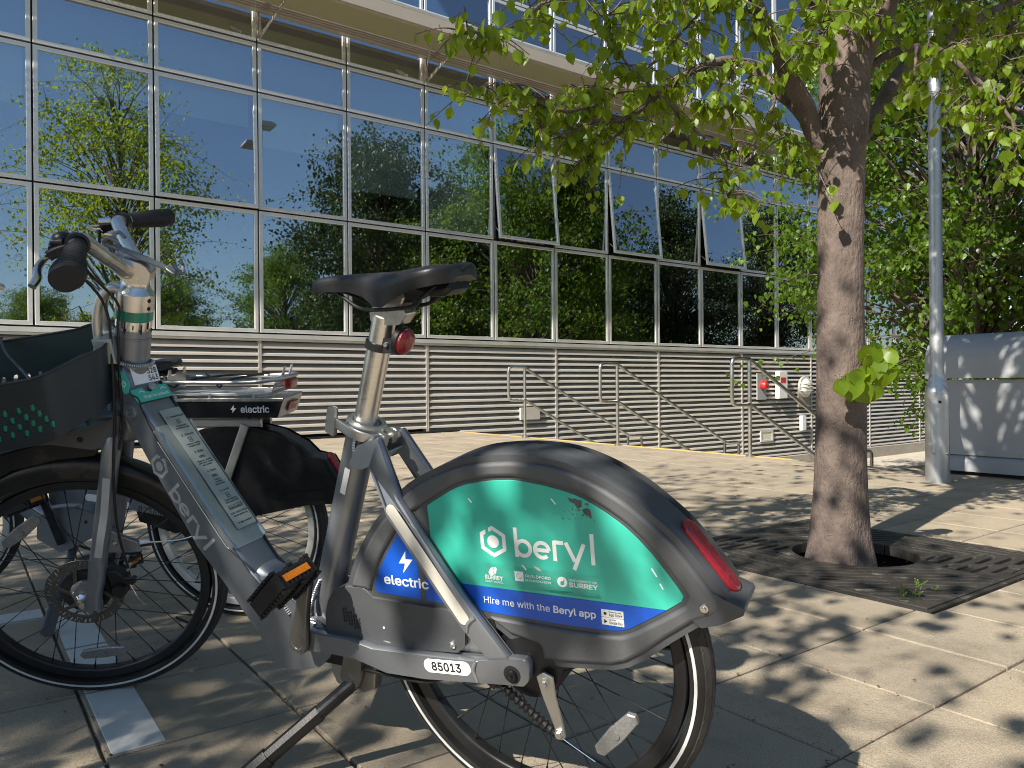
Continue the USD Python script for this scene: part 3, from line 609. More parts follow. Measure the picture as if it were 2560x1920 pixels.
LIMB = [
     [(3.19,1.98,1.91),(3.1,1.99,2.05),(2.97,1.99,2.16),(2.84,1.96,2.26),(2.71,1.93,2.31),(2.63,1.91,2.37),(2.49,1.9,2.46),(2.39,1.91,2.65)] ,
     [(3.2,1.99,1.94),(3.18,2.08,2.08),(3.15,2.16,2.17),(3.1,2.25,2.28),(3.04,2.3,2.33),(2.9,2.33,2.3),(2.73,2.34,2.21),(2.55,2.34,2.1),(2.39,2.34,1.96),(2.26,2.37,1.91),(2.13,2.4,1.87)] ,
     [(3.49,1.9,1.99),(3.64,1.89,2.17),(3.75,1.89,2.29),(3.9,1.86,2.43),(4.05,1.82,2.52),(4.21,1.77,2.62),(4.57,1.67,2.81),(4.86,1.58,2.96)] ,
     [(3.36,1.87,2.21),(3.35,1.82,2.32),(3.35,1.76,2.4),(3.35,1.7,2.5),(3.36,1.63,2.65),(3.34,1.52,2.81)] ,
     [(3.42,1.89,2.17),(3.43,1.82,2.26),(3.47,1.73,2.29),(3.49,1.68,2.29),(3.57,1.6,2.26),(3.64,1.52,2.15),(3.7,1.44,2.05),(3.76,1.34,1.94)] ,
]
TWIG = [
     [(2.55,2.34,2.1),(2.31,2.4,2.05),(2.22,2.4,1.98),(2.1,2.43,1.94),(1.98,2.45,1.94),(1.85,2.48,2.01),(1.76,2.49,2.0),(1.69,2.51,1.97)] ,
     [(2.71,1.93,2.31),(2.51,2.0,2.34),(2.48,2.02,2.36),(2.44,2.05,2.28),(2.39,2.09,2.21),(2.33,2.14,2.12),(2.24,2.2,2.06),(2.18,2.22,2.13),(2.13,2.22,2.18),(2.08,2.19,2.24),(2.07,2.2,2.31)] ,
     [(2.39,1.91,2.65),(2.08,2.01,2.48),(1.88,2.09,2.31),(1.74,2.13,2.18),(1.63,2.18,2.08),(1.53,2.23,2.04),(1.42,2.28,2.04)] ,
     [(2.24,2.2,2.06),(2.34,2.19,2.01),(2.44,2.18,1.95),(2.55,2.16,1.88),(2.64,2.15,1.83),(2.7,2.11,1.75),(2.72,2.12,1.64),(2.73,2.11,1.54)] ,
     [(2.73,2.34,2.21),(2.59,2.38,2.09),(2.44,2.43,2.1),(2.29,2.48,2.1),(2.14,2.52,2.08)] ,
     [(3.04,2.3,2.33),(2.94,2.31,2.2),(2.84,2.32,2.09),(2.73,2.33,2.01)] ,
     [(2.9,2.33,2.3),(2.73,2.34,2.35),(2.59,2.38,2.41),(2.45,2.42,2.43),(2.29,2.48,2.45)] ,
     [(3.15,2.16,2.17),(3.04,2.11,2.02),(3.03,2.05,1.92),(3.05,1.98,1.85)] ,
     [(3.1,2.25,2.28),(2.99,2.27,2.12),(2.97,2.28,1.96),(3.0,2.27,1.88)] ,
     [(2.97,1.99,2.16),(2.96,1.92,2.21),(2.96,1.9,2.27),(2.93,1.88,2.31)] ,
     [(2.63,1.91,2.37),(2.43,1.94,2.35),(2.23,1.96,2.28),(2.08,2.01,2.24)] ,
     [(2.39,2.34,1.96),(2.31,2.38,1.86),(2.21,2.41,1.79),(2.18,2.43,1.73)] ,
     [(2.13,2.4,1.87),(2.04,2.45,1.84),(1.95,2.47,1.87)] ,
     [(2.26,2.37,1.91),(2.14,2.42,1.82),(2.03,2.48,1.85)] ,
     [(3.57,1.6,2.26),(3.67,1.53,2.3),(3.82,1.42,2.22)] ,
     [(3.49,1.68,2.29),(3.46,1.68,2.13),(3.38,1.68,2.01)] ,
     [(3.9,1.86,2.43),(3.8,1.92,2.54),(3.71,1.93,2.63)] ,
     [(3.64,1.52,2.15),(3.65,1.48,1.99),(3.58,1.47,1.86)] ,
     [(3.7,1.44,2.05),(3.72,1.36,1.84),(3.69,1.38,1.68)] ,
     [(4.21,1.77,2.62),(4.11,1.82,2.73),(3.91,1.84,2.7)] ,
     [(3.35,1.7,2.5),(3.08,1.71,2.44),(2.89,1.73,2.35),(2.83,1.71,2.27)] ,
     [(3.35,1.76,2.4),(3.04,1.74,2.36),(2.87,1.74,2.22),(2.8,1.73,2.12)] ,
     [(4.57,1.67,2.81),(4.47,1.68,2.61),(4.45,1.64,2.4)] ,
     [(4.05,1.82,2.52),(4.06,1.73,2.38),(3.96,1.75,2.23)] ,
]
trunk_pts = np.array([(3.249, 1.93, -.14), (3.25, 1.93, .0), (3.259, 1.922, .466), (3.266, 1.917, 1.395), (3.272, 1.913, 1.775), (3.281, 1.906, 2.03), (3.285, 1.904, 2.56), (3.30, 1.92, 4.2), (3.26, 1.95, 6.2), (3.28, 1.92, 8.2)])
tq = spl(trunk_pts, 12); tz = tq[:, 2]
trad = np.interp(tz, [-.14, 0, .10, .3, .466, 1.395, 1.775, 2.03, 2.3, 2.56, 3.2, 5, 8.2], [.165, .140, .128, .113, .108, .096, .099, .108, .105, .100, .075, .045, .012])
sec = circ(1, 40); R_ = []
for p, r0 in zip(tq, trad):
    ang = np.arctan2(sec[:, 1], sec[:, 0]); k = np.c_[np.cos(ang) * 1.3, np.sin(ang) * 1.3, np.full(40, p[2] * 1.3)]
    rr = r0 * (1 + .10 * (meshkit.fbm(k + 3.1, 3) - .5) * 2 + .09 * np.exp(-max(p[2], 0) / .12) * np.sin(ang * 5 + 1))
    R_.append(np.c_[p[0] + rr * np.cos(ang), p[1] + rr * np.sin(ang), np.full(40, p[2])])
rt_ = np.random.default_rng(31)
wood = [rings(R_)]
knots = []
for kz, kx, ky, kr in ((1.69, -.02, -.088, .022), (1.13, -.03, -.082, .020)):
    m = trimesh.creation.icosphere(2, kr); m.vertices *= (1, 1, .8); m.apply_translation([3.27 + kx * .93, 1.915 + ky * .93, kz]); wood.append(m)
for l, (ra, rb) in zip(LIMB, ((.044, .016), (.034, .005), (.036, .018), (.048, .02), (.020, .008))):
    q = np.array(l, float); ax_ = V3(np.interp(q[0][2] - .12, tz, tq[:, 0]), np.interp(q[0][2] - .12, tz, tq[:, 1]), q[0][2] - .16)
    q = spl(np.vstack([ax_, q]), 5); wood.append(tube(q + meshkit.noise(q * 9)[:, None] * .012, np.linspace(ra * 1.15, rb, len(q)), 12, caps=True))
LP_, LT_ = [], []
def shoots(q, dens, lo, hi, lsz, start=.12):
    q = spl(q, 6); L = np.linalg.norm(np.diff(q, axis=0), axis=1).sum(); n = max(int(L * dens), 3)
    for s in range(n):
        i = rt_.uniform(start, 1) * (len(q) - 1); a = q[int(i)] + (q[min(int(i) + 1, len(q) - 1)] - q[int(i)]) * (i % 1)
        d = rt_.normal(0, 1, 3) * V3(1, 1, .5); d /= np.linalg.norm(d); ln = rt_.uniform(lo, hi)
        e = a + d * ln + V3(0, 0, -.30 * ln); m = (a + e) / 2 + V3(0, 0, .10 * ln)
        c = spl([a, m, e], 5); wood.append(tube(c, np.linspace(.0032, .0014, len(c)), 5, caps=False))
        for k in range(int(ln / .042) + 2):
            t = min(k / (ln / .042 + 1) + rt_.uniform(-.05, .05), 1.) * (len(c) - 1); p = c[int(max(t, 0))] + rt_.normal(0, .008, 3)
            p2 = p + V3(*rt_.normal(0, .018, 2), -.018); wood.append(tube([p, p2], .0011, 4, caps=False)); LP_.append(p2); LT_.append(lsz)
for l in TWIG:
    q = np.array(l, float); qq = spl(q, 5); wood.append(tube(qq + rt_.normal(0, .004, qq.shape), np.linspace(.0085, .0022, len(qq)), 7, caps=False)); shoots(q, 32, .07, .28, .046)
for l in LIMB[1:2]: shoots(np.array(l)[3:], 28, .08, .28, .046)
for l in (LIMB[2], LIMB[4], LIMB[0]): shoots(np.array(l)[2:], 22, .1, .36, .050)
g0, gl, gp = generic_tree(3, 8.7, 2.25, 2.6, .11, 120, 108, .070, trunk=tq - V3(3.27, 1.92, 0), squash=.46, zc=.66)
g0.apply_translation([3.27, 1.92, 0]); gl.apply_translation([3.27, 1.92, 0])
tree0 = thing('street_tree', 'nearest street tree with speckled brown trunk rising from the iron grate', 'tree', (TREE[0], TREE[1], 0))
sh = np.array([-TREE[0], -TREE[1], 0.])
tw = cat(wood); tw.vertices = tw.vertices + sh; part(tree0, 'trunk', tw, 'bark', 50)
g0.vertices = g0.vertices + sh; part(tree0, 'upper_limbs', g0, 'bark', 50)
LPa = np.array(LP_); camd = np.linalg.norm(LPa - V3(0, 0, CAM_H), axis=1) + 50 * (LPa[:, 2] > CAM_H + .5 * (LPa @ fw)); order = np.argsort(camd)
n_ = len(LPa); a_ = rt_.uniform(0, 2 * np.pi, n_); h_ = np.c_[np.cos(a_), np.sin(a_), np.zeros(n_)]
T_ = h_ * rt_.uniform(.1, .75, (n_, 1)) + np.c_[np.zeros((n_, 2)), -rt_.uniform(.5, 1.2, n_)]
N_ = h_ * rt_.uniform(.2, 1., (n_, 1)) + np.c_[rt_.normal(0, .3, (n_, 2)), rt_.uniform(.2, 1., n_)]; S_ = np.array(LT_) * rt_.uniform(.6, 1.3, n_)
v_, f_ = leaves(LPa, T_, N_, S_); v_ = v_.reshape(n_, 9, 3) + sh
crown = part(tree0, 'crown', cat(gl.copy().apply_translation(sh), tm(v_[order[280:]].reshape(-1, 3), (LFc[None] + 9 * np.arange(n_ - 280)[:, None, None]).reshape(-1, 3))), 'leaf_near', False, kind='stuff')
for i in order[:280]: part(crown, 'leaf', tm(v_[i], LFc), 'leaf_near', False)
# the small shoot of big leaves on the trunk
SPROUT = [(3.178, 1.725, .891, .111), (3.221, 1.693, .878, .103), (3.199, 1.709, .842, .095), (3.242, 1.678, .848, .087), (3.154, 1.742, .871, .079), (3.098, 1.783, .791, .119), (3.142, 1.751, .792, .103), (3.114, 1.771, .821, .071), (3.162, 1.736, .802, .087), (3.147, 1.748, .736, .103), (3.179, 1.724, .748, .071), (3.051, 1.818, .775, .071), (3.25, 1.672, .822, .063), (3.202, 1.707, .812, .079)]
rs_ = np.random.default_rng(12); stem_a = V3(3.19, 1.80, .80)
stem = holder(tree0, 'shoot'); sp = [tube(spl([stem_a, V3(3.17, 1.76, .84), V3(3.2, 1.73, .90)], 4) + sh, .004, 6)]
def round_leaf(p, t, n, s):
    t = t / np.linalg.norm(t); x = np.cross(t, n); x /= np.linalg.norm(x); z = np.cross(x, t); V, F = [], []
    rows = [(0, .02), (.10, .30), (.28, .46), (.5, .47), (.72, .33), (.88, .15), (1.02, .0)]
    for v0, w in rows:
        for u in np.linspace(-1, 1, 7): V.append(p + s * (x * u * w + t * (v0 - .08 * abs(u) * (v0 < .2)) + z * (.09 * abs(u) ** 1.3 - .16 * v0 ** 2 + .02 * math.sin(9 * v0 + 4 * u))))
    for i in range(len(rows) - 1):
        for j in range(6): a = i * 7 + j; F += [(a, a + 1, a + 8), (a, a + 8, a + 7)]
    return tm(V, F)
for (x, y, z, s) in SPROUT:
    c = V3(x, y, z) + rs_.normal(0, .012, 3); t = V3(0, 0, -1.) + rs_.normal(0, .38, 3); n = -fw * .9 + rt * -.35 + V3(0, 0, .55) + rs_.normal(0, .35, 3)
    c = c - t / np.linalg.norm(t) * s * .5; sp.append(tube(spl([stem_a + V3(0, 0, .03) + sh, (stem_a + c) / 2 + V3(0, 0, .03) + sh, c + sh], 3), .0018, 5, caps=False))
    part(stem, 'leaf', round_leaf(c + sh, t, n, s), 'leaf_near', True)
part(stem, 'twig', cat(sp), 'bark')
# other street trees: placed by reference, the right-hand row with shade put into its leaf colour
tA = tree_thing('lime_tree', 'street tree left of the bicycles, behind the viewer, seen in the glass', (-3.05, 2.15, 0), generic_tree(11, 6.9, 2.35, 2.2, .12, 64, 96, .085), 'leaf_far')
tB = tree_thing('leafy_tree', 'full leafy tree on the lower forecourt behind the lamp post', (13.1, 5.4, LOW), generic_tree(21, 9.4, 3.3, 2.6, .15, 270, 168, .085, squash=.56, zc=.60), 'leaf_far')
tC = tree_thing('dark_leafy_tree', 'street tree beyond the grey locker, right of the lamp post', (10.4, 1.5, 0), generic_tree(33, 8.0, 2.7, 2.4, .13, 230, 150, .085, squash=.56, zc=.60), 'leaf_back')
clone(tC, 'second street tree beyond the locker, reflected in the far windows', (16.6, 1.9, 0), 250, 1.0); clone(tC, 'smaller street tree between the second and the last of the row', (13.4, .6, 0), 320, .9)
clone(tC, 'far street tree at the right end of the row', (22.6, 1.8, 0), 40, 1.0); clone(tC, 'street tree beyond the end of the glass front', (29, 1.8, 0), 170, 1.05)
clone(tB, 'big tree far left behind the bicycles, reflected at the left', (-9.4, 1.2, 0), 75, .95)
for n, (x, y, s, a) in enumerate(((-13, -17, .9, 10), (-7.5, -19, .75, 80), (-2.5, -20, .7, 200), (3.2, -19, .62, 300), (8.5, -18, .72, 140), (14, -17, .9, 60), (19.5, -18, .95, 220), (25.5, -17, 1.0, 330), (32, -18, 1.0, 20), (39, -16, 1.0, 120))):
    clone(tB, 'leafy tree of the far row across the open ground, seen only as a reflection', (x, y, -.4), a, s, group='trees of the row across the open ground')
hd = []
for k in range(60):
    m = trimesh.creation.icosphere(2, 1.2); m.vertices *= (1.4, .8, rng.uniform(.8, 1.3)); m.vertices += .35 * (meshkit.noise(m.vertices * 2.3 + k)[:, None] - .5) * m.vertices; m.apply_translation([-34 + 1.5 * k, -23 + rng.uniform(-.4, .4), .5]); hd.append(m)
tag(part(None, 'hedge', cat(hd), 'hedge_dark'), 'dark clipped hedge across the open ground, seen as a reflection', 'hedge')
# ================================================================== the nearest hire bicycle
RW = .327                                             # wheel radius
def bike_axes(psi, lam):
    e1 = V3(math.cos(psi), math.sin(psi), 0); l = V3(-math.sin(psi), math.cos(psi), 0)
    return e1, l * math.cos(lam) - up * math.sin(lam), up * math.cos(lam) + l * math.sin(lam)
E1, E2, E3 = bike_axes(2.0273, .1744)
HUB = V3(.8528, 1.1033, .3220)
bike = thing('hire_bicycle', 'silver grey electric hire bicycle in front with a teal and blue rear fender', 'bicycle', HUB - E3 * RW, (E1, E2, E3))
UPZ = V3(0, 0, RW)
def bp(parent, name, mesh, mat, smooth=35, label=None, kind=None):
    """A part in bicycle coordinates: x forward, y to the rider's left, z up, origin at the rear hub."""
    m = mesh.copy(); m.vertices = m.vertices + UPZ; return part(parent, name, m, mat, smooth, label, kind)
# front assembly: built straight ahead about the front hub, then steered
kx = V3(-math.cos(1.2413), 0, math.sin(1.2413)); SIG = .6754
F1, F2, F3 = rot((1, 0, 0), kx, SIG), rot((0, 1, 0), kx, SIG), rot((0, 0, 1), kx, SIG)
FH = V3(1.2223, .0390, -.0038)
def fp(parent, name, mesh, mat, smooth=35, label=None, kind=None): return bp(parent, name, mapped(mesh, FH, F1, F2, F3), mat, smooth, label, kind)

def wheel(put, parent, rim='rim_black', spokes='steel_black', hub_w=.05, hub_r=.03, rotor=False, phase=0.0, reflectors=(), valve=2.0):
    w = holder(parent, 'wheel'); Y = (0, 1, 0)
    a = np.linspace(-115, 115, 17) * math.pi / 180
    put(w, 'tyre', lathe([(.3025 + .0245 * math.cos(t), .0255 * math.sin(t)) for t in a], (0, 0, 0), Y, 96, True), 'rubber', 60)
    rows = []
    for s in (1, -1):
        for k in range(66):
            t = 2 * math.pi * (k + .5 * (s > 0)) / 66
            for (y0, y1, r0, r1, sk) in ((.0015, .0115, .3276, .3258, .022), (.0130, .0205, .3250, .3175, .014)):
                w_ = .0355 / .327 / 2 * .80
                P = [[(rr * math.cos(t + q), s * yy, rr * math.sin(t + q)) for yy, rr, q in ((y0, r0 + h, -w_), (y1, r1 + h, -w_ + sk / .327), (y1, r1 + h, w_ + sk / .327), (y0, r0 + h, w_))] for h in (-.003, .0013)]
                rows.append(rings(np.array(P)))
    put(w, 'tread', cat(rows), 'tread', False, kind='stuff')
    for s in (1, -1): put(w, 'reflective_stripe', lathe([(.3000, s * .0249), (.3000, s * .0263), (.3052, s * .0263), (.3052, s * .0249)], (0, 0, 0), Y, 96, True), 'stripe', 30)
    put(w, 'rim', lathe([(.262, -.010), (.2605, -.004), (.2605, .004), (.262, .010), (.2665, .0135), (.2845, .0145), (.2865, .0125), (.280, .009), (.280, -.009), (.2865, -.0125), (.2845, -.0145), (.2665, -.0135)], (0, 0, 0), Y, 96, True), rim, 40)
    put(w, 'hub', lathe([(.0, -hub_w - .012), (.007, -hub_w - .012), (.007, -hub_w), (hub_r, -hub_w), (hub_r, -hub_w + .004), (hub_r * .8, -hub_w + .012), (hub_r * .8, hub_w - .012), (hub_r, hub_w - .004), (hub_r, hub_w), (.007, hub_w), (.007, hub_w + .012), (0, hub_w + .012)], (0, 0, 0), Y, 32), 'steel_black' if rim == 'rim_black' else 'alloy_grey')
    for k in range(32):
        s = 1 if k % 2 else -1; t = phase + 2 * math.pi * k / 32; tt = t + (.95 if (k // 2) % 2 else -.95)
        a_, b_ = V3(hub_r * .93 * math.cos(tt), s * hub_w * .9, hub_r * .93 * math.sin(tt)), V3(.262 * math.cos(t), s * .003, .262 * math.sin(t))
        d = (b_ - a_) / np.linalg.norm(b_ - a_)
        put(w, 'spoke', cat(cyl(a_, b_, .00115, 6), cyl(b_ - d * .016, b_ + d * .002, .0022, 6)), spokes, 40)
    for (tr, yr) in reflectors:
        m = slab(Polygon([(-.058, 0), (-.05, .012), (0, .0155), (.05, .012), (.058, 0), (.05, -.012), (0, -.0155), (-.05, -.012)]), -.006, .006, .002, 1)
        m = cat(m, lathe([(.0, .0085), (.007, .0085), (.007, .005), (0, .005)], (0, 0, 0), Y, 14))
        m.apply_transform(trimesh.transformations.rotation_matrix(-(tr - math.pi / 2), [0, 1, 0])); m.apply_translation([.205 * math.cos(tr), yr, .205 * math.sin(tr)])
        put(w, 'wheel_reflector', m, 'clear_lens')
    put(w, 'valve', cyl(V3(.262 * math.cos(valve), 0, .262 * math.sin(valve)), V3(.226 * math.cos(valve), 0, .226 * math.sin(valve)), .0035, 8), 'steel_black')
    return w
wheel(bp, bike, reflectors=((3.86, .012), (.8, .012)), hub_w=.045, hub_r=.052, valve=3.0)

# ---- frame
HT0, HT1 = V3(1.0406, 0, .380), V3(.963, 0, .607)
bp(bike, 'head_tube', cat(lathe([(.0, 0), (.037, 0), (.040, .006), (.040, .237), (.041, .238), (.041, .2405), (.0395, .241), (.0395, .257), (0, .257)], HT0, HT1 - HT0, 40)), 'frame_paint')
DT = [(1.008, 0.552), (0.962, 0.542), (0.954, 0.522), (0.949, 0.491), (0.894, 0.419), (0.781, 0.263), (0.698, 0.151), (0.652, 0.089), (0.623, 0.065), (0.556, 0.058), (0.517, 0.021), (0.460, -0.020), (0.445, -0.070), (0.482, -0.103), (0.537, -0.120), (0.591, -0.125), (0.610, -0.111), (0.651, -0.050), (0.727, 0.048), (0.799, 0.130), (0.848, 0.212), (0.916, 0.324), (0.993, 0.459), (1.023, 0.499)]
dt = bp(bike, 'down_tube', slab(DT, -.046, .046, .016, 5, .012), 'frame_paint', 40)
u_dt = V3(-.597, 0, -.802); n_dt = V3(-.802, 0, .597)          # down the tube; out of its top face
LID = [(0.938, 0.483), (0.894, 0.423), (0.781, 0.267), (0.698, 0.155), (0.660, 0.101), (0.638, 0.092), (0.656, 0.111), (0.690, 0.133), (0.714, 0.160), (0.865, 0.366), (0.903, 0.434), (0.908, 0.460)]
bp(dt, 'battery_lid', slab(LID, -.0475, .0475, .013, 5, .003), 'lid_silver', 40)
seam = np.array([(0.932, 0.475), (0.914, 0.465), (0.907, 0.439), (0.867, 0.364), (0.716, 0.157), (0.693, 0.131), (0.658, 0.108), (0.633, 0.088)])
bp(dt, 'lid_seam', tube(spl(np.c_[seam[:, 0], np.full(len(seam), .0468), seam[:, 1]], 5), .0017, 6), 'gap_dark')
bp(dt, 'lid_seam', tube(spl(np.c_[seam[3:6, 0] + .006, np.full(3, .0472), seam[3:6, 1] + .005], 5), .0012, 6), 'alloy')
lockp = V3(.938, .0465, .447)
bp(dt, 'lock_ring', lathe([(.0, .0035), (.006, .0035), (.009, .006), (.017, .0055), (.019, 0), (0, 0)], lockp + V3(.01, 0, -.01), (0, 1, 0), 28), 'frame_dark')
bp(dt, 'lock_core', lathe([(0, .007), (.0065, .007), (.0065, .003), (0, .003)], lockp + V3(.01, 0, -.01), (0, 1, 0), 16), 'alloy_grey')
bp(bike, 'seat_tube', cyl(V3(.488, 0, .006), V3(.325, 0, .414), .0305, 40), 'frame_paint')
bp(bike, 'cross_tube', sweep([V3(.65, 0, .060), V3(.555, 0, .028), V3(.478, 0, .024)], rrect(.080, .072, .03, 5), side=(0, 1, 0)), 'frame_paint')
bbs = bp(bike, 'bottom_bracket', lathe([(.0, -.056), (.032, -.056), (.037, -.052), (.037, .052), (.033, .056), (.027, .056), (.026, .040), (.0, .040)], (.491, 0, -.029), (0, 1, 0), 36), 'frame_paint')
bp(bbs, 'bearing_cup', lathe([(0, .0415), (.0255, .0415), (.0255, .0405), (0, .0405)], (.491, 0, -.029), (0, 1, 0), 24), 'gap_dark')
CS = [(0.503, 0.001), (0.437, -0.009), (0.369, -0.008), (0.313, -0.018), (0.239, -0.014), (0.125, -0.007), (0.079, -0.003), (0.005, 0.014), (-0.021, 0.016), (-0.029, 0.006), (-0.026, -0.023), (-0.015, -0.035), (0.025, -0.039), (0.077, -0.045), (0.192, -0.059), (0.282, -0.063), (0.355, -0.047), (0.420, -0.046), (0.498, -0.052)]
for s in (1, -1):
    c = bp(bike, 'chain_stay', slab(CS, *sorted((s * .052, s * .078)), .010, 4, .010), 'frame_paint')
    if s > 0:
        bp(c, 'axle_recess', lathe([(0, .0785), (.0165, .0785), (.0175, .076), (0, .076)], (.006, 0, -.016), (0, 1, 0), 24), 'gap_dark')
        bp(c, 'axle_bolt', lathe([(.0, .089), (.0045, .089), (.0045, .086), (.009, .086), (.0105, .083), (.0105, .077), (0, .077)], (.006, 0, -.0165), (0, 1, 0), 20), 'steel_black')
        tg = bp(c, 'number_tag', slab(affinity.rotate(LineString([(.1785, -.0290), (.1035, -.0220)]).buffer(.0135, quad_segs=8), 0), .0775, .0788, .0004, 1), 'white_print')
        nm = mapped(text('85013', .0158, .064, True), (.1735, .0788, -.0362), (-.995, 0, .095), (.095, 0, .995), (0, 1, 0)); bp(tg, 'number', nm, 'ink', False)
        for q, rr in (((.082, -.028), .0), ): bp(c, 'weld', tube(spl([V3(.078, .0785, -.003), V3(.084, .0795, -.022), V3(.078, .0785, -.043)], 5), .0032, 8), 'weld')
SSW = [(0.264, 0.393), (0.311, 0.378), (0.331, 0.342), (0.299, 0.334), (0.283, 0.341), (0.241, 0.252), (0.153, 0.122), (0.101, 0.051), (0.054, 0.001), (0.005, 0.002), (0.008, 0.007), (0.071, 0.084), (0.129, 0.163), (0.213, 0.286)]
for s in (1, -1):
    def bow(v, s=s): v = v.copy(); v[:, 1] += s * (-.028 * np.clip((v[:, 2] - .262) / .13, 0, 1)); return v
    ss = bp(bike, 'seat_stay', slab(SSW, *sorted((s * .056, s * .074)), .007, 3, .004, to3=bow), 'frame_paint')
    if s > 0:
        a, b = V3(.229, 0, .265), V3(.097, 0, .073)
        bp(ss, 'reflective_strip', slab(LineString([(a[0], a[2]), (b[0], b[2])]).buffer(.0115, quad_segs=8), .0738, .0750, .0004, 1), 'cream_strip')
        bp(ss, 'weld', tube(spl([V3(.073, .074, .079), V3(.088, .0755, .066), V3(.093, .074, .049)], 4), .0035, 8), 'weld')
        for t in np.linspace(-1.2, 1.2, 13): bp(ss, 'weld_bead', lathe([(.0, -.0028), (.0035, -.002), (.0035, .002), (0, .0028)], (.318 + .012 * math.cos(t * 1.1), .036 - .002 * abs(t), .364 + .026 * t), (0, 1, .2), 8), 'weld')
bp(bike, 'stay_gusset', mapped(slab([(-.045, -.02), (.045, -.02), (.040, .028), (-.040, .028)], -.002, .002, .001, 1), (.292, 0, .343), (0, 1, 0), V3(.52, 0, .85), V3(-.85, 0, .52)), 'sticker_grey')
cl = bp(bike, 'seat_clamp', mapped(lathe([(.031, 0), (.039, 0), (.0395, .003), (.0395, .023), (.038, .026), (.0285, .026), (.028, .022), (.031, .02)], (0, 0, 0), (0, 0, 1), 36, True), (.329, 0, .391), V3(.926, 0, .379), (0, 1, 0), V3(-.379, 0, .926)), 'alloy_grey')
CM = lambda m: mapped(m, (.329, 0, .391), V3(.926, 0, .379), (0, 1, 0), V3(-.379, 0, .926))
lev = spl([V3(-.052, .012, .013), V3(-.040, .034, .013), V3(-.012, .047, .013), V3(.026, .042, .013), V3(.048, .040, .015)], 6)
bp(cl, 'lever', CM(sweep(lev, rrect(.020, .007, .0025, 2), side=(0, 0, 1))), 'alloy_grey'); bp(cl, 'lever_tip', CM(slab([(.036, -.014), (.060, -.010), (.064, .040), (.046, .044)], .036, .046, .004, 2, .004)), 'alloy_grey')
bp(cl, 'pinch_lug', CM(cat(bx(-.062, -.036, .008, .020, .002, .024), bx(-.062, -.036, -.020, -.006, .002, .024), cyl(V3(-.052, -.034, .013), V3(-.052, .03, .013), .005, 12))), 'alloy_grey'); bp(cl, 'nut', CM(slab(Point(-.052, .013).buffer(.0125, quad_segs=2), -.040, -.020, .002, 1)), 'alloy_grey')
# welds as rows of beads
def beads(parent, pts, r=.0042, n=26):
    q = spl(pts, 8); L = np.r_[0, np.cumsum(np.linalg.norm(np.diff(q, axis=0), axis=1))]; ms = []
    for t in np.linspace(0, L[-1], n):
        o = V3(*[np.interp(t, L, q[:, k]) for k in range(3)]); e = V3(*[np.interp(min(t + .004, L[-1]), L, q[:, k]) for k in range(3)]) - V3(*[np.interp(max(t - .004, 0), L, q[:, k]) for k in range(3)])
        ms.append(lathe([(0, -.0024), (r * .8, -.0016), (r, .0), (r * .8, .0016), (0, .0024)], o, e, 10))
    bp(parent, 'weld', cat(ms), 'weld')
beads(dt, [V3(.992, .040, .553), V3(.968, .0435, .549), V3(.950, .037, .543), V3(.941, .022, .537), V3(.940, 0, .535), V3(.944, -.02, .535), V3(.955, -.036, .54)], .0052, 30); beads(dt, [V3(1.000, .0425, .548), V3(1.007, .0435, .515), V3(1.016, .0435, .478), V3(1.026, .043, .44)], .0050, 22)
beads(dt, [V3(.600, .0455, .065), V3(.572, .047, .036), V3(.548, .047, .006)], .005, 17); beads(dt, [V3(.466, .030, .084), V3(.478, .036, .060), V3(.488, .043, .030), V3(.496, .05, .010)], .0045, 18); beads(dt, [V3(.487, .052, .006), V3(.466, .053, .004), V3(.452, .053, -.018), V3(.452, .053, -.048)], .0042, 20)
# stickers on the down tube
def top_pt(s, y): return V3(.949, 0, .488) + u_dt * s + V3(0, y, 0)     # s metres down the top face
def top_face(m, s, y, off=.0020): return mapped(m, top_pt(s, y) + n_dt * off, (0, -1, 0), -u_dt, n_dt)
def ttext(s_, y_, t, h, w=None, mat='ink', off=.0061, bold=False): bp(dt, 'lettering', top_face(text(t, h, w, bold, .0003), s_, y_, off), mat, False)
ws_o, ws_u = V3(.949, 0, .4925), V3(.0085, 0, .0425) / np.hypot(.0085, .0425); ws_n = V3(-ws_u[2], 0, ws_u[0])
def ws(m, y, h, off): return mapped(m, ws_o + ws_u * h + ws_n * off + V3(0, y, 0), (0, -1, 0), ws_u, ws_n)
flat = lambda g_, d=.0006: mapped(slab(g_, 0, d, 0), (0, 0, 0), (1, 0, 0), (0, 0, 1), (0, 1, 0))
st_ = bp(dt, 'number_sticker', ws(flat(sbox(-.026, .001, .042, .040)), 0, 0, .0008), 'white_print')
bp(st_, 'digits', ws(text('328', .0125, .024), -.014, .0215, .0016), 'ink', False); bp(st_, 'digits', ws(text('543', .0125, .024), -.014, .0050, .0016), 'ink', False)
bp(dt, 'teal_sticker', slab(Polygon([(.982, .530), (.952, .530), (.936, .504), (.944, .480), (.958, .476), (.970, .492)]), .0455, .0470, .0004, 1, .005), 'teal_clear')
ic = [sbox(-.006, -.006, .006, .006).difference(sbox(-.004, -.004, .004, .004)), sbox(-.004, .012, .004, .018).union(LineString([(-.003, .018), (-.003, .022), (.003, .022)]).buffer(.0009))]
for q in ic: bp(dt, 'icon', mapped(slab(q, 0, .0006, 0), (.956, .0470, .500), (-.7, 0, .7), (0, 1, 0), (.7, 0, .7)), 'white_print', False)
bp(dt, 'scan_sticker', top_face(mapped(slab(Polygon([(-.047, -.020), (.046, -.020), (.046, .015), (.012, .018), (.009, .006), (-.002, .002), (-.013, .006), (-.016, .018), (-.047, .015)]), -.0006, .0006, .0002, 1, .001), (0, 0, 0), (1, 0, 0), (0, 0, 1), (0, 1, 0)), .024, 0, .0068), 'teal_clear')
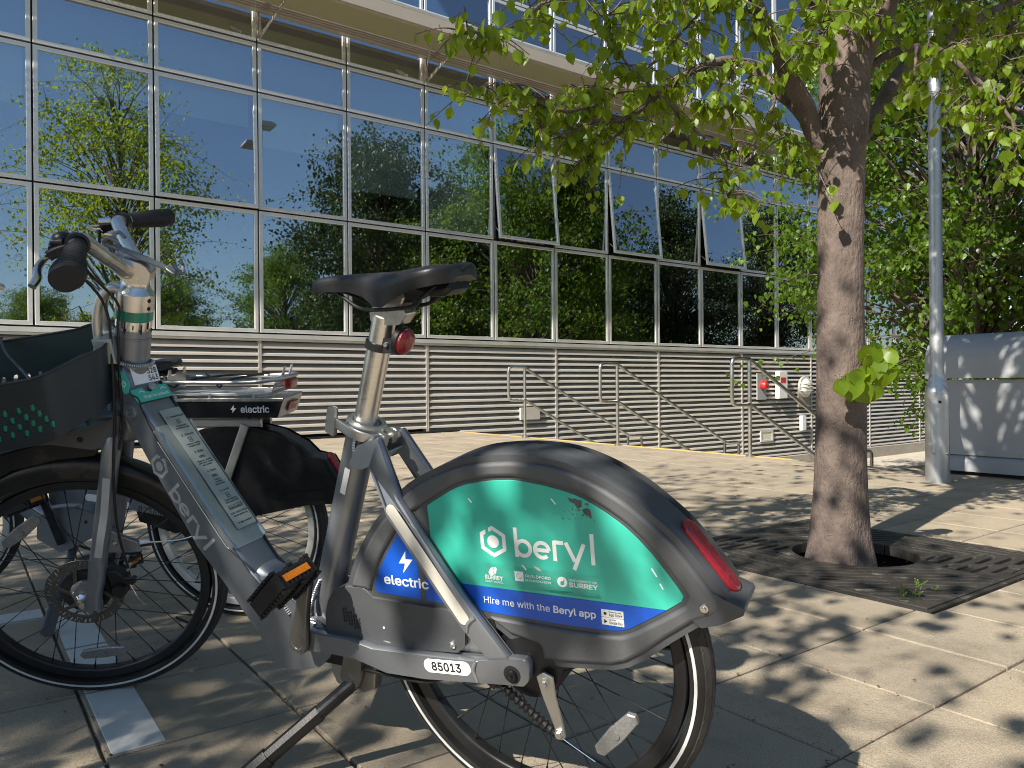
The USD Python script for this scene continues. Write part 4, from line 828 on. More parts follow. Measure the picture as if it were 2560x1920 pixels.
ttext(.036, .026, 'Scan to unlock', .0072, .066, 'white_print', .0076, True)
for y in (.024, -.032): bp(dt, 'icon', top_face(mapped(slab(LineString([(-.007, -.003), (0, .003), (.007, -.003)]).buffer(.001, cap_style=2), 0, .0005, 0), (0, 0, 0), (1, 0, 0), (0, 0, 1), (0, 1, 0)), .018, y, .0076), 'white_print', False)
bp(dt, 'lid_lock', lathe([(.0, .004), (.004, .004), (.005, .007), (.009, .006), (.010, .002), (0, .002)], top_pt(.010, -.010) + n_dt * .005, n_dt, 24), 'alloy_grey')
bp(dt, 'guide_sticker', top_face(mapped(slab(sbox(-.012, -.405, .042, -.075), -.0002, .0004, .0001, 1, .003), (0, 0, 0), (1, 0, 0), (0, 0, 1), (0, 1, 0)), .0, 0, .0060), 'sticker_grey')
y0 = .004
GUIDE = ((.080, '1. Download', .0054), (.106, 'Download', .0042), (.112, 'the Beryl app', .0042), (.132, '2. Unlock', .0054), (.157, 'Unlock using', .0042), (.163, 'mobile app', .0042), (.181, '3. Ride', .0054), (.205, 'Electric assist', .0042), (.211, 'will start when', .0042), (.217, 'you pedal', .0042), (.235, '4. Park', .0054), (.259, 'Find a', .0042), (.265, 'nearby', .0042), (.271, 'Beryl bay', .0042), (.289, '5. Lock', .0054), (.314, 'Open app to', .0042), (.320, 'end your ride', .0042), (.335, 'Need help?', .0048), (.349, '020 3003 5044', .0044), (.356, 'www.beryl.cc', .0044), (.374, 'In app support', .0044))
for s_, t, h in GUIDE:
    m = text(t, h, depth=.0003); w = m.bounds[1][0]; bp(dt, 'lettering', top_face(m, s_ + .020, -.017 + w / 2, .0066), 'ink', False)
for s_ in (.092, .144, .192, .246, .301):
    q = sbox(-.0045, -.006, .0045, .006).difference(sbox(-.0036, -.0051, .0036, .0051)).union(sbox(-.0015, -.0015, .0015, .001))
    if s_ in (.192, .246): q = shapely.union_all([Point(-.004 * k, -.001).buffer(.0035).difference(Point(-.004 * k, -.001).buffer(.0026)) for k in (-1, 1)] + [LineString([(-.004, -.001), (0, .003), (.004, -.001)]).buffer(.0005)])
    bp(dt, 'icon', top_face(mapped(slab(q, 0, .0003, 0) if q.geom_type == 'Polygon' else cat([slab(g_, 0, .0003, 0) for g_ in q.geoms]), (0, 0, 0), (1, 0, 0), (0, 0, 1), (0, 1, 0)), s_ + .020, -.017, .0066), 'ink', False)
bp(dt, 'icon', top_face(mapped(slab(sbox(-.019, -.003, .019, .006).difference(sbox(-.0183, -.0023, .0183, .0053)), 0, .0003, 0), (0, 0, 0), (1, 0, 0), (0, 0, 1), (0, 1, 0)), .3535, -.017, .0066), 'ink', False)
# the maker's mark and name
def hexmark(R, t):
    h = [(R * math.cos(math.radians(90 + 60 * k)), R * math.sin(math.radians(90 + 60 * k))) for k in range(6)]
    ring_ = Polygon(h).difference(affinity.scale(Polygon(h), (R - t) / R, (R - t) / R)); cut = LineString([(-.36 * R, R * 1.1), (-.36 * R, .40 * R)]).buffer(.11 * R, cap_style=2)
    return [g_ for g_ in ring_.difference(cut).geoms] if ring_.difference(cut).geom_type != 'Polygon' else [ring_.difference(cut)], Point(0, 0).buffer(R * .40, quad_segs=8)
def plane_marks(polys, o, ax, ay, az): return cat([mapped(slab(g_, 0, .0006, 0), o, ax, az, ay) for g_ in polys])
dirx, diry = V3(-.575, 0, -.818), V3(-.818, 0, .575)
hx, ct = hexmark(.0285, .0085)
bp(dt, 'logo', plane_marks([affinity.rotate(g_, 0) for g_ in hx] + [affinity.scale(ct, 1.0, 1.0)], V3(.882, .0462, .312), dirx, diry, V3(0, 1, 0)), 'grey_strip', False)
bp(bike, 'barcode_sticker', mapped(slab(sbox(-.006, -.028, .007, .028), .0305, .0312, .0002, 1), (.366, 0, .300), V3(.926, 0, .379), V3(-.0, 1, 0), V3(-.379, 0, .926)), 'white_print')

# ---- seat post, saddle and its lamp
SPd = V3(-.352, 0, .936)
pp = bp(bike, 'seat_post', cyl(V3(.331, 0, .395), V3(.331, 0, .395) + SPd * .234, .0225, 36), 'alloy')
bp(pp, 'post_head', slab([(.270, .608), (.233, .598), (.205, .598), (.188, .617), (.197, .638), (.226, .642), (.252, .640), (.268, .628)], -.018, .018, .005, 3, .004), 'alloy')
bp(pp, 'clamp_plate', slab([(.255, .640), (.195, .634), (.188, .646), (.194, .662), (.212, .668), (.232, .660)], .014, .024, .003, 2, .003), 'alloy_grey')
def saddle(put, parent, dx=0., dz=0.):
    XS = [(.402, .012, .674, .020), (.397, .019, .679, .026), (.384, .0235, .683, .029), (.355, .026, .685, .030), (.305, .029, .685, .033), (.268, .036, .684, .042), (.236, .048, .683, .060), (.212, .057, .683, .062), (.185, .065, .684, .052), (.155, .072, .686, .043), (.128, .077, .688, .039), (.105, .077, .690, .038), (.090, .072, .690, .036), (.078, .058, .688, .033), (.070, .036, .684, .024)]
    R = []
    for x, w, zt, dp in XS:
        dip = .016 if x < .10 else .009 if x < .13 else .004 if x < .2 else .001
        a = np.linspace(0, math.pi, 17); top = np.c_[np.cos(a), np.sin(a)]
        pts = [(x, w * math.copysign(abs(c) ** .75, c), zt - dp * .55 * (1 - s ** .6) - dip * math.exp(-(c * 3) ** 2)) for c, s in top]
        pts += [(x, -w * .97, zt - dp), (x, -w * .6, zt - dp * .80), (x, 0, zt - min(dp, .03) * .8), (x, w * .6, zt - dp * .80), (x, w * .97, zt - dp)]
        R.append(pts)
    sd_ = put(parent, 'saddle', mapped(rings(np.array(R)), (dx, 0, dz), (1, 0, 0), (0, 1, 0), (0, 0, 1)), 'saddle_vinyl', 50)
    for s in (1, -1): put(sd_, 'saddle_rail', mapped(tube(spl([V3(.375, .006 * s, .655), V3(.34, .014 * s, .650), V3(.29, .022 * s, .622), V3(.25, .023 * s, .616), V3(.17, .023 * s, .618), V3(.14, .032 * s, .634), V3(.105, .038 * s, .652)], 6), .0036, 8), (dx, 0, dz), (1, 0, 0), (0, 1, 0), (0, 0, 1)), 'steel_black')
    put(sd_, 'bumper', mapped(slab([(.115, .652), (.082, .654), (.078, .642), (.095, .632), (.122, .632), (.155, .648)], -.035, .035, .008, 2), (dx, 0, dz), (1, 0, 0), (0, 1, 0), (0, 0, 1)), 'black_plastic')
    return sd_
saddle(bp, bike, 0., .012)
lo = V3(.206, 0, .566); ld = V3(-.93, 0, -.36)
rl = bp(bike, 'saddle_lamp', lathe([(.0, -.004), (.024, -.004), (.0275, 0), (.0275, .008), (.026, .010), (0, .010)], lo + V3(.012, .004, .004), ld, 30), 'black_plastic')
bp(rl, 'lens', lathe([(.025, .0), (.025, .006), (.020, .012), (.010, .0155), (0, .0165)], lo + V3(.004, .004, .001), ld, 30), 'red_lens')
bp(rl, 'strap', cat(lathe([(.0228, -.008), (.0262, -.007), (.0262, .007), (.0228, .008)], (.2695, 0, .561), SPd, 32, True), slab([(.252, .547), (.228, .549), (.222, .573), (.250, .575)], -.012, .016, .004, 2, .004)), 'black_plastic'); bp(rl, 'screw', lathe([(0, .006), (.004, .006), (.005, .003), (.005, 0), (0, 0)], (.240, .015, .563), (0, 1, 0), 14), 'alloy_grey')

# ---- rear fender with its printed panel
FO = [(0.377, 0.080), (0.371, 0.106), (0.345, 0.156), (0.302, 0.217), (0.258, 0.263), (0.206, 0.308), (0.149, 0.338), (0.082, 0.362), (0.019, 0.371), (-0.033, 0.373), (-0.097, 0.367), (-0.156, 0.348), (-0.213, 0.318), (-0.254, 0.287), (-0.295, 0.250), (-0.332, 0.204), (-0.363, 0.162), (-0.365, 0.138), (-0.351, 0.122), (-0.318, 0.107), (-0.274, 0.074), (-0.233, 0.040), (-0.201, 0.019), (-0.173, 0.009), (-0.078, -0.002), (-0.036, -0.002), (-0.032, 0.026), (0.020, 0.035), (0.064, 0.066), (0.109, 0.051)]
TEAL = [(0.231, 0.220), (0.200, 0.248), (0.148, 0.282), (0.095, 0.310), (0.045, 0.323), (-0.004, 0.328), (-0.023, 0.328), (-0.070, 0.323), (-0.129, 0.309), (-0.171, 0.288), (-0.212, 0.260), (-0.252, 0.220), (-0.288, 0.172), (-0.298, 0.156), (-0.295, 0.147), (-0.267, 0.127), (-0.219, 0.096), (-0.201, 0.086), (-0.174, 0.080), (-0.099, 0.078), (0.073, 0.081), (0.140, 0.084), (0.297, 0.087), (0.309, 0.094), (0.295, 0.130), (0.269, 0.170)]
FO = [tuple(q) for q in spl(FO[:17], 4)] + FO[17:]; TEAL = [tuple(q) for q in spl(TEAL[:14], 4)] + [tuple(q) for q in spl(TEAL[14:20], 3)] + TEAL[20:]
fen = bp(bike, 'rear_fender', slab(FO, -.050, .050, .026, 6, .004), 'fender_plastic', 50)
TP = Polygon(TEAL).buffer(0)
bp(fen, 'raised_rim', slab(Polygon(FO).buffer(-.012).difference(TP.buffer(.007).union(sbox(.098, -.1, .5, .092))), .040, .0565, .007, 3), 'fender_band', 50)
dec = bp(fen, 'decal', slab(TP.intersection(sbox(-.4, .1287, .165, .5)).difference(Polygon([(.165, .128), (.165, .5), (.4, .5), (.4, .0), (.20, .0)])), .0495, .0512, .0006, 1), 'teal')
bp(fen, 'decal', slab(TP.intersection(sbox(-.4, 0, .19, .1283)), .0495, .0510, .0005, 1), 'decal_blue'); bp(fen, 'decal', slab(TP.intersection(Polygon([(.171, .0), (.201, .0), (.201, .5), (.5, .5), (.5, 0)])).difference(sbox(-.5, 0, .1905, .1287)), .0495, .0511, .0005, 1), 'decal_blue')
def ft(s, x, z, h, w, mat='white_print', bold=False): bp(dec, 'lettering', mapped(text(s, h, w, bold, .0004), (x, .0511, z), (-1, 0, 0), (0, 0, 1), (0, 1, 0)), mat, False)
def fpoly(g_, mat='white_print', y=.0511, name='print'): bp(dec, name, cat([slab(q, y, y + .0004, 0) for q in (g_ if isinstance(g_, list) else [g_])]), mat, False)
hx, ct = hexmark(.0290, .0078)
fpoly([affinity.translate(affinity.scale(q, -1, 1, origin=(0, 0)), .034, .215) for q in hx + [ct]], name='logo')
# rounded geometric letters b e r y l
def arc(cx_, cz_, r, a0, a1, n=26): return LineString([(cx_ - r * math.cos(math.radians(t)), cz_ + r * math.sin(math.radians(t))) for t in np.linspace(a0, a1, n)])
wl, rr = .0034, .0133
U = lambda *g_: shapely.union_all([q.buffer(wl, cap_style=2, quad_segs=6) for q in g_])
bz = .2082
letters = [U(arc(-.0245, bz, rr, 0, 360, 48), LineString([(-.0112, .1915), (-.0112, .2445)])), U(arc(-.0595, bz, rr, 0, 360 - 46, 44), LineString([(-.0465, bz), (-.0728, bz)])),
           U(LineString([(-.0832, .1915), (-.0832, .2245), (-.1000, .2245)]).simplify(0)), U(LineString([(-.1045, .2260), (-.1190, .1940)]), LineString([(-.1370, .2260), (-.1165, .1795)])), U(LineString([(-.1515, .1915), (-.1515, .2450)]))]
fpoly([g_ for q in letters for g_ in getattr(q, 'geoms', [q])], name='lettering')
LT_ = [affinity.translate(affinity.scale(g_, -1.06, .84, origin=(0, 0)), -.008 * 1.06, -.1915 * .84) for q in letters for g_ in getattr(q, 'geoms', [q])]
bp(dt, 'lettering', plane_marks([shapely.geometry.polygon.orient(g_.buffer(.0004)) for g_ in LT_], V3(.866, .0462, .251), dirx, diry, V3(0, 1, 0)), 'grey_strip', False)
ft('electric', .283, .1085, .0178, .102, bold=True); fpoly(Polygon([(.225, .179), (.243, .153), (.229, .154), (.236, .134), (.211, .163), (.227, .163)]), name='icon')
for q in dec.GetChildren():
    pass
fpoly(sbox(-.160, .1335, .060, .1735), 'teal_clear', .0508)
ft('SURREY', .0575, .1445, .0072, .036, bold=True); ft('COUNTY COUNCIL', .0575, .1385, .0034, .036); fpoly(shapely.union_all([Point(.040, .160).buffer(.0068), Point(.036, .164).buffer(.004), Point(.044, .157).buffer(.005)]).difference(LineString([(.036, .153), (.040, .160), (.038, .167)]).buffer(.0007)), name='logo')
fpoly(sbox(-.0195, .1475, -.0030, .1650).difference(Point(-.0112, .1563).buffer(.0052).difference(Point(-.0112, .1563).buffer(.0042)).difference(sbox(-.02, .1563, -.0112, .17))), name='logo'); ft('GUILDFORD', -.0232, .1565, .0048, .048); ft('BOROUGH', -.0232, .1490, .0038, .048)
fpoly(Point(-.0925, .1555).buffer(.0092).difference(shapely.union_all([Point(-.0925, .1535).buffer(.0038), LineString([(-.095, .1545), (-.096, .160)]).buffer(.001), LineString([(-.090, .150), (-.090, .1545)]).buffer(.001)])), name='logo'); ft('UNIVERSITY OF', -.1050, .1585, .0040, .050); ft('SURREY', -.1050, .1485, .0078, .051, bold=True)
ft('Hire me with the', .0640, .0982, .0120, .1290); ft('Beryl app', -.0715, .0982, .0120, .0775, bold=True)
for z in (.1043, .0905):
    fpoly(affinity.translate(sbox(-.0185, 0, .0185, .0115), -.1780, z).buffer(.0008), y=.0511, name='badge')
    bp(dec, 'lettering', mapped(text('App Store' if z > .1 else 'Google Play', .0046, .0225, False, .0003), (-.1720, .0516, z + .0018), (-1, 0, 0), (0, 0, 1), (0, 1, 0)), 'ink', False); bp(dec, 'lettering', mapped(text('Download on the' if z > .1 else 'GET IT ON', .0019, .021 if z > .1 else .011, False, .0003), (-.1720, .0516, z + .0080), (-1, 0, 0), (0, 0, 1), (0, 1, 0)), 'ink', False)
    fpoly(Point(-.1655, z + .0055).buffer(.0026) if z > .1 else Polygon([(-.163, z + .002), (-.163, z + .009), (-.1685, z + .0055)]), 'ink', .0516, 'icon')
chip = Point(-.132, .2925).buffer(.001)
rc_ = np.random.default_rng(4)
CH = [Polygon([(-.114, .304), (-.128, .303), (-.140, .299), (-.139, .291), (-.133, .287), (-.127, .294), (-.118, .298)]), Polygon([(-.139, .284), (-.150, .289), (-.1545, .281), (-.1550, .272), (-.147, .276), (-.141, .279)])] + [Point(-.135 + rc_.normal(0, .014), .284 + rc_.normal(0, .009)).buffer(rc_.uniform(.0006, .0016), quad_segs=2) for _ in range(34)]
CH = [Polygon([(x + rc_.normal(0, .0007), z + rc_.normal(0, .0007)) for x, z in np.array(q.segmentize(.003).exterior.coords)[:-1]]).buffer(0) for q in CH]
fpoly([g_ for q in CH for g_ in getattr(q, 'geoms', [q]) if g_.area > 1e-7], 'fender_band', .0512, 'paint_chip')
SC = [LineString([(-.085, .300), (-.092, .292)]), LineString([(-.02, .197 - .02), (-.026, .170)]), LineString([(.075, .29), (.070, .284)]), LineString([(-.25, .196), (-.257, .184)]), LineString([(-.262, .172), (-.266, .164)])]
fpoly([q.buffer(.0011) for q in SC], 'white_print', .05125, 'scratch'); fpoly(Polygon([(-.040, .1785), (-.050, .176), (-.056, .170), (-.048, .1715)]), 'cream_strip', .0513, 'scratch')
for a, b in (((-.085, .048), (-.098, .025)), ((.03, .018), (.0, .004)), ((-.055, .05), (-.06, .03))): bp(fen, 'scratch', slab(LineString([a, b]).buffer(.0007), .0500, .0504, 0), 'grey_strip', False)
# chevron print round the crown of the fender
for k in range(11):
    t = math.radians(84 + 7.0 * k); ms = []
    for s in (1, -1):
        q = []
        for yy_, dq in ((.002, 0.), (.034, .055)):
            for e_ in (0, .030): q.append((t + dq + e_, s * yy_))
        P_ = [q[0], q[1], q[3], q[2]]
        def onf(a, y):
            d = V3(math.cos(a), 0, math.sin(a)); L_ = LineString([(0, 0), (d[0] * .5, d[2] * .5)]).intersection(Polygon(FO).exterior); pt = np.array(L_.coords[-1]) if L_.geom_type == 'Point' else np.array(L_.geoms[-1].coords[0])
            rr_ = np.hypot(*pt); dd_ = max(abs(y) - .024, 0); return d * (rr_ - (.026 - math.sqrt(max(.026 ** 2 - dd_ ** 2, 0)) if dd_ < .026 else .026) + .0006) + V3(0, y, 0)
        ms.append(tm([onf(a, y) for a, y in P_], [(0, 1, 2), (0, 2, 3)])); ms[-1] = tm(np.vstack([ms[-1].vertices]), np.vstack([ms[-1].faces, ms[-1].faces[:, ::-1]]))
    bp(fen, 'chevron', cat(ms), 'frame_dark', False)
a, b = V3(-.2985, 0, .2420), V3(-.3565, 0, .1640); n_ = V3(-.80, 0, .60); t_ = (b - a) / np.linalg.norm(b - a)
tl = bp(fen, 'tail_lamp', mapped(slab(LineString([(0, 0), (np.linalg.norm(b - a), 0)]).buffer(.0205, quad_segs=10), -.006, .012, .007, 4), a, t_, n_, (0, 1, 0)), 'red_lens', 50)
bp(fen, 'lamp_seat', mapped(slab(LineString([(0, 0), (np.linalg.norm(b - a), 0)]).buffer(.0255, quad_segs=10), -.014, -.001, .004, 2), a, t_, n_, (0, 1, 0)), 'fender_plastic', 50)
FL = [(-.325, .172), (-.350, .166), (-.362, .160), (-.372, .156), (-.389, .150), (-.391, .139), (-.352, .117), (-.323, .108), (-.31, .120), (-.312, .135)]
fl = bp(fen, 'mud_flap', slab(FL, -.040, .0545, .010, 4, .006), 'fender_plastic', 50); bp(fl, 'screw', lathe([(0, .0095), (.0035, .0095), (.0042, .006), (.0065, .0055), (.0078, .002), (.0078, 0), (0, 0)], (-.331, .0535, .143), (0, 1, 0), 24), 'alloy')
MC = [(.442, -.012), (.436, .030), (.426, .056), (.409, .080), (.376, .093), (.333, .095), (.311, .078), (.139, .076), (.112, .060), (.106, .045), (.110, .010), (.128, -.006), (.247, -.017), (.321, -.020), (.37, -.014)]
mc = bp(bike, 'motor_cover', slab(MC, -.05, .0580, .008, 3, .006), 'fender_plastic', 50)
bp(mc, 'vent', cat([slab(affinity.rotate(sbox(-.0014, -.0032, .0014, .0032), 20).buffer(.0006), .0577, .0584, 0).apply_translation([.388 - .0062 * i, 0, .044 - .0078 * j - .0028 * i + .004 * (i % 2)]) for i in range(7) for j in range(4)]), 'gap_dark', False)
for x, z in ((.137, .009), ): bp(mc, 'screw', lathe([(0, .006), (.003, .006), (.0045, .004), (.007, .003), (.0075, 0), (0, 0)], (x, .0578, z), (0, 1, 0), 20), 'alloy')
for x, z in ((.292, .019), ): bp(mc, 'rivet', lathe([(0, .001), (.0022, .0008), (.0025, 0), (0, 0)], (x, .0578, z), (0, 1, 0), 10), 'white_print')
bp(bike, 'side_plate', slab([(.118, .05), (.06, .06), (.045, -.01), (.12, -.015)], .042, .047, .001, 1), 'alloy_grey'); bp(bike, 'cable_block', slab([(.062, .068), (.048, .070), (.040, .030), (.052, .025)], .03, .053, .004, 2), 'black_plastic')
bp(bike, 'hub_motor', lathe([(.0, -.05), (.05, -.05), (.062, -.04), (.062, .038), (.056, .050), (.03, .056), (0, .056)], (-.012, 0, -.014), (0, 1, 0), 40), 'steel_black')
# ---- cranks, pedals, chain
def crank(s, ang, parent=bike):
    o = V3(.489, 0, -.027); d = V3(math.cos(ang), 0, math.sin(ang)); n2_ = V3(-d[2], 0, d[0]); L_ = .170
    P_ = [(-.020, -.018), (.0, -.0215), (.030, -.017), (.08, -.0125), (.15, -.0125), (L_ + .012, -.011), (L_ + .016, 0), (L_ + .012, .011), (.15, .0125), (.08, .0125), (.030, .017), (.0, .0215), (-.020, .018)]
    def splay(v): v = v.copy(); v[:, 1] += s * .016 * np.clip(v[:, 0] / L_, 0, 1); return v
    ck = bp(parent, 'crank', mapped(slab(P_, *sorted((s * .078, s * .094)), .006, 4, .006, to3=splay), o, d, (0, 1, 0), n2_), 'crank_grey', 45)
    bp(ck, 'crank_cap', mapped(lathe([(.0, -.006), (.010, -.006), (.011, .001), (.0145, .0015), (.0150, 0), (.015, -.004), (.0, -.004)], (0, s * .094, 0), (0, s, 0), 24), o, d, (0, 1, 0), n2_), 'alloy'); bp(ck, 'crank_bolt', mapped(lathe([(0, -.003), (.009, -.003), (.0095, -.006), (0, -.006)], (0, s * .0955, 0), (0, s, 0), 16), o, d, (0, 1, 0), n2_), 'gap_dark')
    return o + d * L_ + V3(0, s * .108, 0)
pe = crank(1, math.radians(110.5)); pf = crank(-1, math.radians(290.5))
def pedal(o, s, tilt, parent=bike):
    A = rot(V3(1, 0, 0), V3(0, 1, 0), tilt); C_ = rot(V3(0, 0, 1), V3(0, 1, 0), tilt); md = lambda m: mapped(m, o, A, (0, s, 0), C_)
    fr = sbox(-.046, 0.006, .046, .100).difference(sbox(-.026, .022, .026, .042)).difference(sbox(-.026, .064, .026, .088))
    pd_ = bp(parent, 'pedal', md(cat(plate(fr, -.0185, .0185, .004), cyl(V3(0, -.012, 0), V3(0, .095, 0), .0075, 12))), 'black_plastic')
    nubs = []
    for x in np.linspace(-.043, .043, 9):
        for y in (.010, .052, .097):
            for z in (-.0180, .0180): nubs.append(bx(x - .0032, x + .0032, y - .006, y + .006, min(z, z * 1.3), max(z, z * 1.3)))
    for y in np.linspace(.012, .096, 9):
        for x in (-.046, .046): nubs.append(bx(min(x, x * 1.07), max(x, x * 1.07), y - .003, y + .003, -.016, .016))
    bp(pd_, 'grip_teeth', md(cat(nubs)), 'black_plastic', False)
    for x in (-.0475, .0475): bp(pd_, 'pedal_reflector', md(bx(x - .0022, x + .0022, .022, .086, -.0070, .0070)), 'amber_lens', False)
pedal(pe, 1, math.radians(42)); pedal(pf, -1, .2)
bp(bike, 'chain_guard', slab(Point(.491, -.029).buffer(.085).difference(Point(.491, -.029).buffer(.03)), -.072, -.064, .002, 1), 'black_plastic')
cq = spl([V3(.494, -.06, .02), V3(.25, -.06, .0), V3(.0, -.06, .02), V3(-.035, -.06, -.014), V3(.0, -.06, -.05), V3(.25, -.06, -.085), V3(.494, -.06, -.105), V3(.555, -.06, -.043)], 8, True)
bp(bike, 'chain', sweep(cq, rrect(.007, .009, .002, 1), side=(0, 1, 0), closed=True), 'cast_iron')
# ---- hub gear cable, arm and spring
bp(bike, 'tension_arm', slab([(-.068, .018 - .03), (-.050, .024 - .03), (-.036, .014 - .03), (-.044, -.05), (-.062, -.105), (-.064, -.125), (-.075, -.130), (-.083, -.122), (-.080, -.10), (-.070, -.05)], .064, .070, .002, 2, .004), 'alloy_grey')
for x, z in ((-.052, -.026), (-.072, -.117)): bp(bike, 'arm_bolt', lathe([(0, .007), (.006, .007), (.0065, .002), (.0095, .0015), (.0095, 0), (0, 0)], (x, .070, z), (0, 1, 0), 6), 'alloy_grey')
a, b = V3(.042, .066, -.045), V3(-.060, .066, -.118); tq_ = np.linspace(0, 1, 57)
bp(bike, 'cable_boot', tube(a + (b - a) * tq_[:, None], .0075 + .0020 * np.sin(tq_ * 2 * math.pi * 12), 12), 'black_plastic', 60); bp(bike, 'boot_stop', mapped(slab(sbox(-.010, -.017, .008, .017), .058, .074, .003, 2), a + V3(.006, -.066, .008), V3(.81, 0, .58), (0, 1, 0), V3(-.58, 0, .81)), 'black_plastic')
bp(bike, 'cable_ferrule', cyl(V3(.048, .066, -.033), V3(.078, .067, -.020 - .012), .0042, 10), 'chrome'); bp(bike, 'gear_cable', tube(spl([V3(.078, .067, -.033), V3(.13, .068, -.045), V3(.20, .066, -.072), V3(.29, .06, -.078), V3(.40, .05, -.085)], 8), .0036, 8), 'black_plastic'); bp(bike, 'inner_cable', tube(spl([b, b + V3(-.03, .003, -.014), b + V3(-.075, .004, -.036)], 5), .0009, 5), 'chrome')
# ---- prop stand
def ground_pt(x, y): # world to bicycle coordinates
    d = V3(x, y, 0) - HUB; return V3(d @ E1, d @ E2, d @ E3)
kb = bp(bike, 'stand_bracket', cat(slab([(.399, -.050), (.356, -.050), (.366, -.10), (.378, -.124), (.395, -.130), (.412, -.122), (.419, -.104)], .046, .060, .004, 2, .006), slab([(.355, -.055), (.330, -.058), (.345, -.128), (.372, -.140), (.400, -.132)], .020, .046, .004, 2)), 'crank_grey')
bp(kb, 'pivot', lathe([(0, .003), (.0075, .003), (.0085, 0), (0, 0)], (.397, .060, -.108), (0, 1, 0), 20), 'crank_grey'); bp(kb, 'far_plate', slab([(.505, -.10), (.470, -.10), (.462, -.165), (.485, -.188), (.505, -.178), (.515, -.15)], -.030, -.018, .003, 2, .006), 'alloy_grey'); bp(kb, 'mount', bx(.34, .50, -.03, .045, -.09, -.05), 'steel_black')
ft_ = ground_pt(.4245, 1.542); k0 = V3(.392, .050, -.118); kd = (ft_ - k0) / np.linalg.norm(ft_ - k0)
lg = bp(bike, 'prop_stand', cat(sweep([k0, k0 + (ft_ - k0) * .30], circ(.0150, 14), side=(0, 1, 0)), sweep([k0 + (ft_ - k0) * .27, k0 + (ft_ - k0) * .68], circ(.0165, 8), side=(0, 1, 0))), 'kick_black', 25); bp(lg, 'extension', sweep([k0 + (ft_ - k0) * .665, k0 + (ft_ - k0) * .95], circ(.0195, 8), side=(0, 1, 0)), 'kick_black', 25); bp(lg, 'foot', lathe([(0, 0), (.024, 0), (.026, .012), (.016, .03), (0, .03)], ft_ - kd * .0, -kd, 18), 'black_plastic')
# ---- front assembly (built straight about the front hub, steered as one)
wf = wheel(fp, bike, reflectors=((1.05, .014), (4.71 + .12, .014)), hub_w=.045, hub_r=.05, phase=.06, valve=3.9)
SA = lambda z: V3(-.059 - .3425 * (z + .020), 0, z)             # a point of the steering axis
sd_ax = V3(-.3235, 0, .9462)
fk = holder(bike, 'fork')
for s in (1, -1):
    leg = np.array([(-.185, .034 * s, .405), (-.178, .052 * s, .380), (-.162, .0635 * s, .335), (-.147, .066 * s, .295), (-.098, .066 * s, .172), (-.060, .066 * s, .080)])
    fl_ = fp(fk, 'fork_leg', tube(spl(leg, 6), np.linspace(.0215, .0195, 31), 24), 'frame_paint', 50)
    fp(fk, 'leg_end', cat(sweep(spl([V3(-.064, .066 * s, .092), V3(-.045, .066 * s, .04), V3(-.026, .066 * s, .0), V3(-.016, .066 * s, -.034)], 5), rrect(.039, .036, .013, 4), side=(1, 0, 0)), slab([(-.040, .030), (-.012, .040), (.014, .022), (.020, .0), (.016, -.030), (.004, -.044), (-.010, -.040), (-.02, -.015)], *sorted((s * .056, s * .070)), .004, 2, .005)), 'frame_paint', 45)
    if s > 0:
        st3 = np.array([(-.152, .0872, .305), (-.120, .0872, .215), (-.092, .0868, .150), (-.074, .0865, .107)])
        fp(fl_, 'reflective_strip', sweep(spl(st3, 5), rrect(.017, .0018, .0008, 1), side=(.93, 0, .36)), 'grey_strip')
        fp(fl_, 'brake_mount', slab([(-.105, .175), (-.135, .140), (-.165, .118), (-.160, .095), (-.118, .098), (-.085, .105)], .055, .068, .003, 2, .006), 'frame_paint')
ax_ = fp(fk, 'axle', cyl(V3(.0, -.085, 0), V3(.0, .088, 0), .005, 12), 'chrome'); fp(fk, 'axle_nut', cat(lathe([(.0, .013), (.0055, .013), (.008, .010), (.0125, .006), (.0125, 0), (0, 0)], (0, .071, 0), (0, 1, 0), 20), lathe([(0, .004), (.010, .004), (.011, 0), (0, 0)], (.002, .070, -.022), (0, 1, 0), 14)), 'chrome')
fp(fk, 'crown', lathe([(0, -.018), (.034, -.018), (.040, -.008), (.041, .010), (.0395, .030), (0, .030)], SA(.385), sd_ax, 32), 'frame_paint', 50)
fp(fk, 'crown_bridge', slab([(-.215, .372), (-.155, .392), (-.150, .420), (-.172, .432), (-.214, .416)], -.050, .050, .016, 4, .01), 'frame_paint', 50)
# brake disc and calliper
RO = Point(0, 0).buffer(.0905, quad_segs=30); hs_ = [Point(0, 0).buffer(.0670, quad_segs=24).difference(Point(0, 0).buffer(.030, quad_segs=16)).difference(shapely.union_all([LineString([(.028 * math.cos(a), .028 * math.sin(a)), (.050 * math.cos(a + .35), .050 * math.sin(a + .35)), (.070 * math.cos(a + .50), .070 * math.sin(a + .50))]).buffer(.0046) for a in np.arange(6) * math.pi / 3]))]
for k in range(48):
    a = 2 * math.pi * k / 48; r0 = .0730 + .0035 * (k % 3)
    hs_.append(LineString([(r0 * math.cos(a), r0 * math.sin(a)), ((r0 + .008) * math.cos(a + .03), (r0 + .008) * math.sin(a + .03))]).buffer(.0017, quad_segs=2) if k % 3 else Point(.078 * math.cos(a), .078 * math.sin(a)).buffer(.0018, quad_segs=2))
    hs_.append(Point(.0865 * math.cos(a + .05), .0865 * math.sin(a + .05)).buffer(.0015, quad_segs=2))
dsc = fp(wf, 'brake_disc', slab(RO.difference(shapely.union_all(hs_)), .046, .0482, .0003, 1), 'disc_steel', 30); fp(wf, 'disc_carrier', cat(lathe([(0, .053), (.020, .053), (.031, .049), (.033, .047), (0, .047)], (0, 0, 0), (0, 1, 0), 24)), 'frame_dark')
